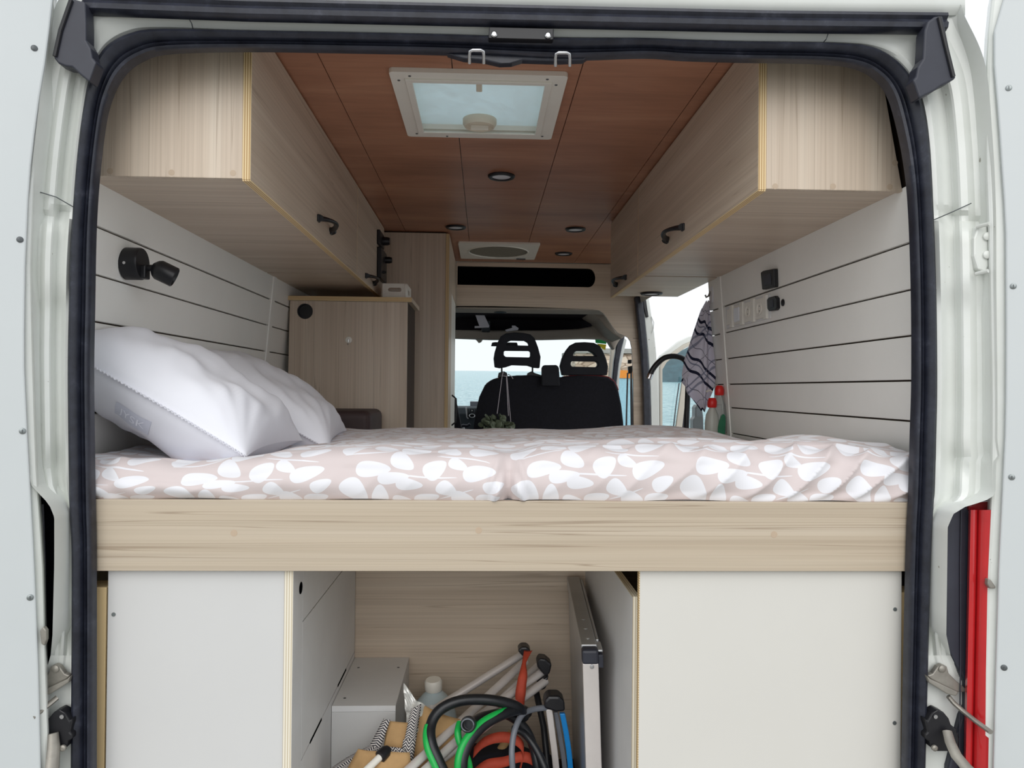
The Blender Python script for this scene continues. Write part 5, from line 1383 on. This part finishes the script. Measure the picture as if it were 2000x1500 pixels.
MB().vbox(-.02, .04, 5.25, 5.5, .40, .48).build('shelf_divider', 'dash_dark', cabs, bevel=.008)
cl_ = W(977, 602, 4.80); m = MB(); m.lathe(cl_+Vector((0, 0, -.02)), (0, 0, -1), [(.045, 0), (.04, .008), (0, .01)], 20); m.build('cab_lamp', 'dash_dark', cabs, smooth=True)
# papers on the cab shelf
pp = thing('paper_card', 'white card propped on the cab shelf', 'card', W(938, 638, 5.2))
MB().prism([W(x, y, 5.22) for x, y in [(928, 614), (943, 609), (956, 637), (944, 640), (936, 636)]], (0, .006, 0)).build('card_face', 'paper_white', pp)
MB().prism([W(x, y, 5.20) for x, y in [(927, 637), (955, 636), (955, 639), (927, 640)]], (0, .06, 0)).build('card_foot', 'paper_white', pp)
pc = thing('paper_sheet', 'crumpled white slip lying on the cab shelf above the headrest', 'paper', W(1000, 642, 5.2))
m = MB(); m.prism([W(x, y, 5.20) for x, y in [(987, 644), (1001, 640), (1000, 636), (1006, 636), (1013, 641), (1012, 644), (990, 647)]], (0, .05, 0)); m.build('slip', 'paper_white', pc)

# windscreen and dashboard
ws = struct('window_1', V(.05, 5.7, .36), 'windscreen')
gl = [V(-.90, 5.62, .405), V(.90, 5.62, .40), V(1.0, 6.55, -.22), V(-.98, 6.55, -.22)]
m = MB(); m.add(gl, [(0, 1, 2, 3)]); m.build('pane', 'window_glass', ws, recalc=False)
m = MB(); m.tube([V(-.92, 5.63, .405), V(.0, 5.63, .402), V(.92, 5.63, .402)], .012, 8); m.build('top_rubber', 'black_rubber', ws, smooth=True)
def on_screen(px, py):
    v = CR*((px-1000)/FPX)+CU*(-(py-750)/FPX)+CF
    n = (gl[1]-gl[0]).cross(gl[3]-gl[0]); t = (gl[0]-Vector((0, 0, ZC))).dot(n)/v.dot(n)
    return Vector((0, 0, ZC))+v*t-Vector((0, .004, 0))
stk = thing('windscreen_sticker', 'green sticker in the top corner of the windscreen', 'sticker', on_screen(1173, 667))
MB().prism([on_screen(x, y) for x, y in [(1162, 660), (1185, 663), (1184, 672), (1163, 670)]], (0, -.001, 0)).build('sticker_face', 'sticker_green', stk)
stk = thing('windscreen_sticker', 'yellow sticker just under the green one on the windscreen', 'sticker', on_screen(1178, 677))
MB().prism([on_screen(x, y) for x, y in [(1165, 671), (1184, 673), (1182, 684), (1176, 681)]], (0, -.001, 0)).build('sticker_face', 'sticker_yellow', stk)
rm = thing('rear_view_mirror', 'small black mirror under the windscreen top edge', 'mirror', W(964, 672, 5.6))
MB().prism([W(x, y, 5.6) for x, y in [(959, 676), (961, 669), (967, 668), (1010, 669), (1012, 677)]], (0, .03, 0)).build('mirror_shell', 'black_plastic', rm, bevel=.004)
m = MB(); m.tube([W(985, 668, 5.61), W(985, 660, 5.63)], .006, 8); m.build('mirror_arm', 'black_plastic', rm)
sv = thing('sensor_cover', 'pale plastic cover hanging at the windscreen top', 'cover', W(934, 663, 5.6))
MB().prism([W(x, y, 5.6) for x, y in [(925, 660), (945, 660), (940, 668), (935, 670), (931, 665)]], (0, .03, 0)).build('cover_shell', 'cab_beige_light', sv, bevel=.003)

da = thing('dashboard', 'dark dashboard with air vents below the windscreen', 'dashboard', V(0, 6.2, FL))
m = MB()
prof = [(6.10, -.75), (6.06, -.40), (6.05, -.20), (6.08, -.150), (6.16, -.138), (6.35, -.16), (6.58, -.225), (6.6, -.8)]
m.sweep([V(-.93, 0, 0)-Vector((0, 0, ZC)), V(.98, 0, 0)-Vector((0, 0, ZC))], [Vector((0, 1, 0))]*2, [Vector((0, 0, 1))]*2, [(a, b+ZC) for a, b in prof]); m.build('dash_body', 'dash_dark', da, bevel=.01)
for k in range(4):
    a = W(913+k*5, 797, 6.04); MB().box(a.x, a.x+.008, 6.03, 6.06, a.z-.075, a.z-.005).build('vent_slat', 'black_plastic', da)
strip_px('silver_trim', 'aluminium', [(909, 796), (911, 815), (913, 818)], [(912, 796), (914, 815), (916, 818)], 6.03, .02, da, .002)
m = MB(); c_ = W(922, 812, 6.02); m.tube(ell(c_, Vector((1, 0, 0)), Vector((0, 0, 1)), .022, .014, 20), .003, 6, closed=True); m.build('dial_ring', 'aluminium', da, smooth=True)
m = MB(); m.lathe(W(922, 802, 6.03), (0, -1, 0), [(.004, 0), (.003, .003), (0, .003)], 8); m.build('button', 'white_plastic', da)
MB().box(W(918, 790, 6.2).x, W(945, 790, 6.2).x, 6.2, 6.3, W(918, 792, 6.2).z-.03, W(918, 784, 6.2).z).build('phone_tray', 'hose_grey', da, bevel=.004)
gk = thing('gear_lever', 'grey gear lever rising between the cab seats', 'gear lever', W(908, 845, 5.6))
m = MB(); m.tube([W(907, 880, 5.6), W(907, 850, 5.6), W(905, 835, 5.6)], .010, 10); m.build('stick', 'aluminium', gk, smooth=True)
m = MB(); m.tube([W(899, 833, 5.6), W(905, 831, 5.6), W(913, 832, 5.6), W(918, 828, 5.6)], .011, 10); m.build('grip', 'grey_black_plastic', gk, smooth=True)

# ---- seats
def headrest(par, c, pts, holes, d, th=.07):
    MB().prism([W(x, y, d) for x, y in pts], (0, th, 0), [[W(x, y, d) for x, y in h] for h in holes]).build('headrest', 'seat_black', par, bevel=.010, seg=3, smooth=True, angle=60)
def seatback(par, pts, d, th, mat='seat_fabric'):
    P = [W(x, y, d) for x, y in pts]
    return MB().prism(P, (0, th, 0)).build('backrest', mat, par, bevel=.035, seg=4)
bs = thing('passenger_bench', 'black double passenger bench seat seen from behind', 'car seat', V(.42, 5.1, FL))
B0 = 4.98
bpts = [(919, 900), (924, 840), (929, 805), (936, 775), (947, 752), (962, 741), (985, 736), (1010, 733), (1040, 733), (1075, 738), (1100, 736), (1130, 733), (1165, 734), (1188, 737), (1201, 746), (1208, 762), (1214, 790), (1218, 825), (1222, 900)]
bpts = bpts+[(1222, 1010), (919, 1010)]
sbk = seatback(bs, bpts, B0, .13)
m = MB(); m.tube(catmull([W(x, y, B0+.03) for x, y in [(1098, 737), (1130, 733.5), (1165, 734.5), (1187, 737), (1200, 747), (1207, 762)]], 5), .006, 8); m.build('piping', 'seat_piping_red', bs, smooth=True)
m = MB(); m.tube(catmull([W(x, y, B0+.03) for x, y in [(950, 750), (965, 741), (990, 736), (1035, 733.5)]], 5), .004, 8); m.build('piping', 'seat_piping_red', bs, smooth=True)
MB().vbox(-.06, .92, B0+.12, B0+.60, -.62, -.45).build('cushion', 'seat_fabric', bs, bevel=.04, seg=4)
MB().vbox(-.04, .90, B0+.02, B0+.58, FL, -.63).build('seat_base', 'black_plastic', bs)
headrest(bs, None, [(966, 717), (964, 700), (966, 688), (972, 668), (978, 657), (988, 651), (1005, 649), (1022, 650), (1036, 653), (1044, 660), (1051, 678), (1056, 697), (1054, 719), (1042, 718), (1030, 714), (1000, 713), (988, 717), (976, 719)],
         [[(988, 674), (990, 668), (998, 664.5), (1024, 665), (1031, 669), (1033, 675)], [(984, 687), (986, 684.5), (1033, 685), (1036, 687), (1036, 696), (1033, 698), (988, 697), (984, 694)]], 5.02)
headrest(bs, None, [(1094, 715), (1098, 700), (1106, 684), (1114, 674), (1124, 669), (1142, 668), (1160, 669.5), (1172, 675), (1178, 686), (1184, 700), (1188, 716), (1186, 733), (1098, 733)],
         [[(1119, 695), (1121, 689), (1127, 685), (1150, 685), (1158, 689), (1163, 695)], [(1115, 709), (1117, 705), (1165, 706), (1168, 709), (1168, 714), (1165, 717), (1118, 716), (1115, 714)]], 5.00)
for x in (980, 1040):
    m = MB(); m.tube([W(x, 742, 5.05), W(x, 712, 5.05)], .006, 10); m.build('headrest_post', 'black_plastic', bs, smooth=True)
for pts in ([(972, 737), (974, 728), (984, 725), (990, 728), (992, 737)], [(1029, 737), (1030, 729), (1038, 725), (1046, 729), (1058, 733), (1058, 738)]):
    MB().prism([W(x, y, 5.0) for x, y in pts], (0, .05, 0)).build('post_socket', 'black_plastic', bs, bevel=.003)
MB().prism([W(x, y, 4.94) for x, y in [(1058, 754), (1058, 718), (1062, 713), (1088, 713), (1092, 718), (1094, 754)]], (0, .04, 0)).build('belt_guide', 'seat_black', bs, bevel=.008, seg=3)
ds = thing('driver_seat', 'black driver seat edge beside the wardrobe door', 'car seat', V(-.5, 5.1, FL))
seatback(ds, [(700, 1010), (705, 850), (730, 770), (770, 738), (850, 736), (872, 748), (886, 770), (893, 795), (899, 825), (905, 860), (908, 1010)], 5.0, .13)
MB().vbox(-.78, -.16, 5.12, 5.6, -.62, -.45).build('cushion', 'seat_fabric', ds, bevel=.04, seg=4)
MB().vbox(-.74, -.2, 5.05, 5.55, FL, -.63).build('seat_base', 'black_plastic', ds)

# seat belt on the pillar
be = thing('seat_belt', 'grey seat belt with black buckle hanging by the cab door pillar', 'seat belt', W(1228, 720, 4.78))
strip_px('webbing', 'hose_grey', [(1224.5, 728), (1222.5, 800), (1220, 900)], [(1227.5, 728), (1225.5, 800), (1224, 900)], 4.80, .003, be, 0)
strip_px('guide', 'black_plastic', [(1227, 703), (1227, 710)], [(1234, 702), (1234, 710)], 4.80, .03, be, .004)
strip_px('buckle', 'black_plastic', [(1227, 716), (1228, 730)], [(1236, 714), (1235, 729)], 4.79, .03, be, .004)
strip_px('belt_pillar', 'hose_grey', [(1232, 730), (1234, 900)], [(1235, 728), (1239, 900)], 4.76, .03, cabs, .002)

# hanging plant on the bench headrest
hp = thing('hanging_planter', 'small succulent in a white pot hung on strings behind the bench seat', 'plant', W(980, 845, 4.86))
DP = 4.86
top = W(982, 729, 4.965)
for a, b in (((981, 733), (971, 808)), ((989, 735), (993, 812)), ((990, 735), (999, 842))):
    m = MB(); m.tube([W(a[0], a[1], 4.93), W(b[0], b[1], DP)], .0022, 6); m.build('string', 'string_white', hp, smooth=True)
m = MB(); m.tube([W(983, 726, 4.96), W(981, 734, 4.93), W(989, 735, 4.93), W(993, 731, 4.94), W(999, 735, 4.935), W(1002, 740, 4.935)], .003, 6); m.build('knot', 'string_white', hp, smooth=True)
pc_ = W(988, 862, DP)
m = MB(); m.lathe(Vector((pc_.x, DP, W(988, 868, DP).z)), (0, 0, 1), [(.034, 0), (.046, .05), (.050, .105), (.046, .105), (.042, .09), (0, .09)], 26); m.build('pot', 'white_plastic', hp, smooth=True, angle=40)
random.seed(3)
for i in range(46):
    a = random.uniform(0, 6.28); r = random.uniform(.0, .10); zz = random.uniform(-.01, .085)*(1-r*4)
    c = W(968, 842, DP)+Vector((r*math.cos(a)*1.15, r*math.sin(a)*.6-.01, zz+.035*random.random()))
    s = random.uniform(.016, .028); u = Vector((random.uniform(-1, 1), random.uniform(-.5, .5), random.uniform(-.4, 1))).normalized()
    w = u.cross(Vector((random.uniform(-1, 1), random.uniform(-1, 1), .3))).normalized()
    nn = u.cross(w)
    m = MB(); m.grid(4, 5, lambda p, q: c+u*(s*2*(q-.2))+w*(s*1.15*math.sin(math.pi*min(.97, q*.9+.08))**.7*(p*2-1))+nn*(s*.35*(1-(p*2-1)**2)))
    m.build('leaf', 'leaf_green', hp, smooth=True, recalc=False, solid=.003)

# ================================================================== PASSENGER DOOR (standing open outside)
pd = struct('door_3', W(1330, 850, 5.5), 'open white passenger door with window')
DPD = 5.5
outer = [(1282, 1010), (1282, 708), (1290, 694), (1306, 682), (1326, 666), (1345, 657), (1375, 650), (1420, 648), (1450, 655), (1470, 680), (1480, 1010)]
inner = [(1289, 850), (1289, 716), (1296, 702), (1312, 690), (1334, 674), (1352, 666), (1380, 660), (1418, 658), (1444, 666), (1458, 690), (1464, 850)]
MB().prism([W(x, y, DPD) for x, y in outer], (0, .05, 0), [[W(x, y, DPD) for x, y in inner]]).build('door_shell', 'white_car_paint', pd, bevel=.006)
inner2 = [(1294, 846), (1294, 722), (1302, 708), (1316, 696), (1338, 680), (1354, 672), (1380, 667), (1416, 665), (1440, 672), (1452, 694), (1458, 846)]
MB().prism([W(x, y, DPD-.012) for x, y in inner], (0, .02, 0), [[W(x, y, DPD-.012) for x, y in inner2]]).build('window_lining', 'cab_beige_light', pd, bevel=.003)
MB().prism([W(x, y, DPD+.03) for x, y in inner], (0, .004, 0)).build('pane', 'window_glass', pd)
strip_px('window_post', 'cab_beige_light', [(1334, 735), (1328, 780), (1318, 850)], [(1343, 740), (1340, 770), (1331, 850)], DPD-.03, .03, pd, .004)
strip_px('post_rubber', 'black_rubber', [(1340, 778), (1336, 810), (1331, 850)], [(1345, 776), (1341, 812), (1336, 850)], DPD-.028, .03, pd, .003)
strip_px('post_seam', 'black_rubber', [(1326, 748), (1320, 790), (1313, 850)], [(1327.5, 748), (1321.5, 790), (1315, 850)], DPD-.02, .01, pd, 0)
mi = pd
MB().prism([W(x, y, 5.62) for x, y in [(1354, 850), (1354, 818), (1358, 815), (1358, 796), (1362, 790), (1371, 792), (1374, 815), (1375, 850)]], (0, .10, 0)).build('mirror_housing', 'black_plastic', mi, bevel=.008)
MB().prism([W(x, y, 5.619) for x, y in [(1361, 812), (1361, 797), (1369, 797), (1371, 814)]], (0, .001, 0)).build('mirror_glass', 'grey_black_plastic', mi)
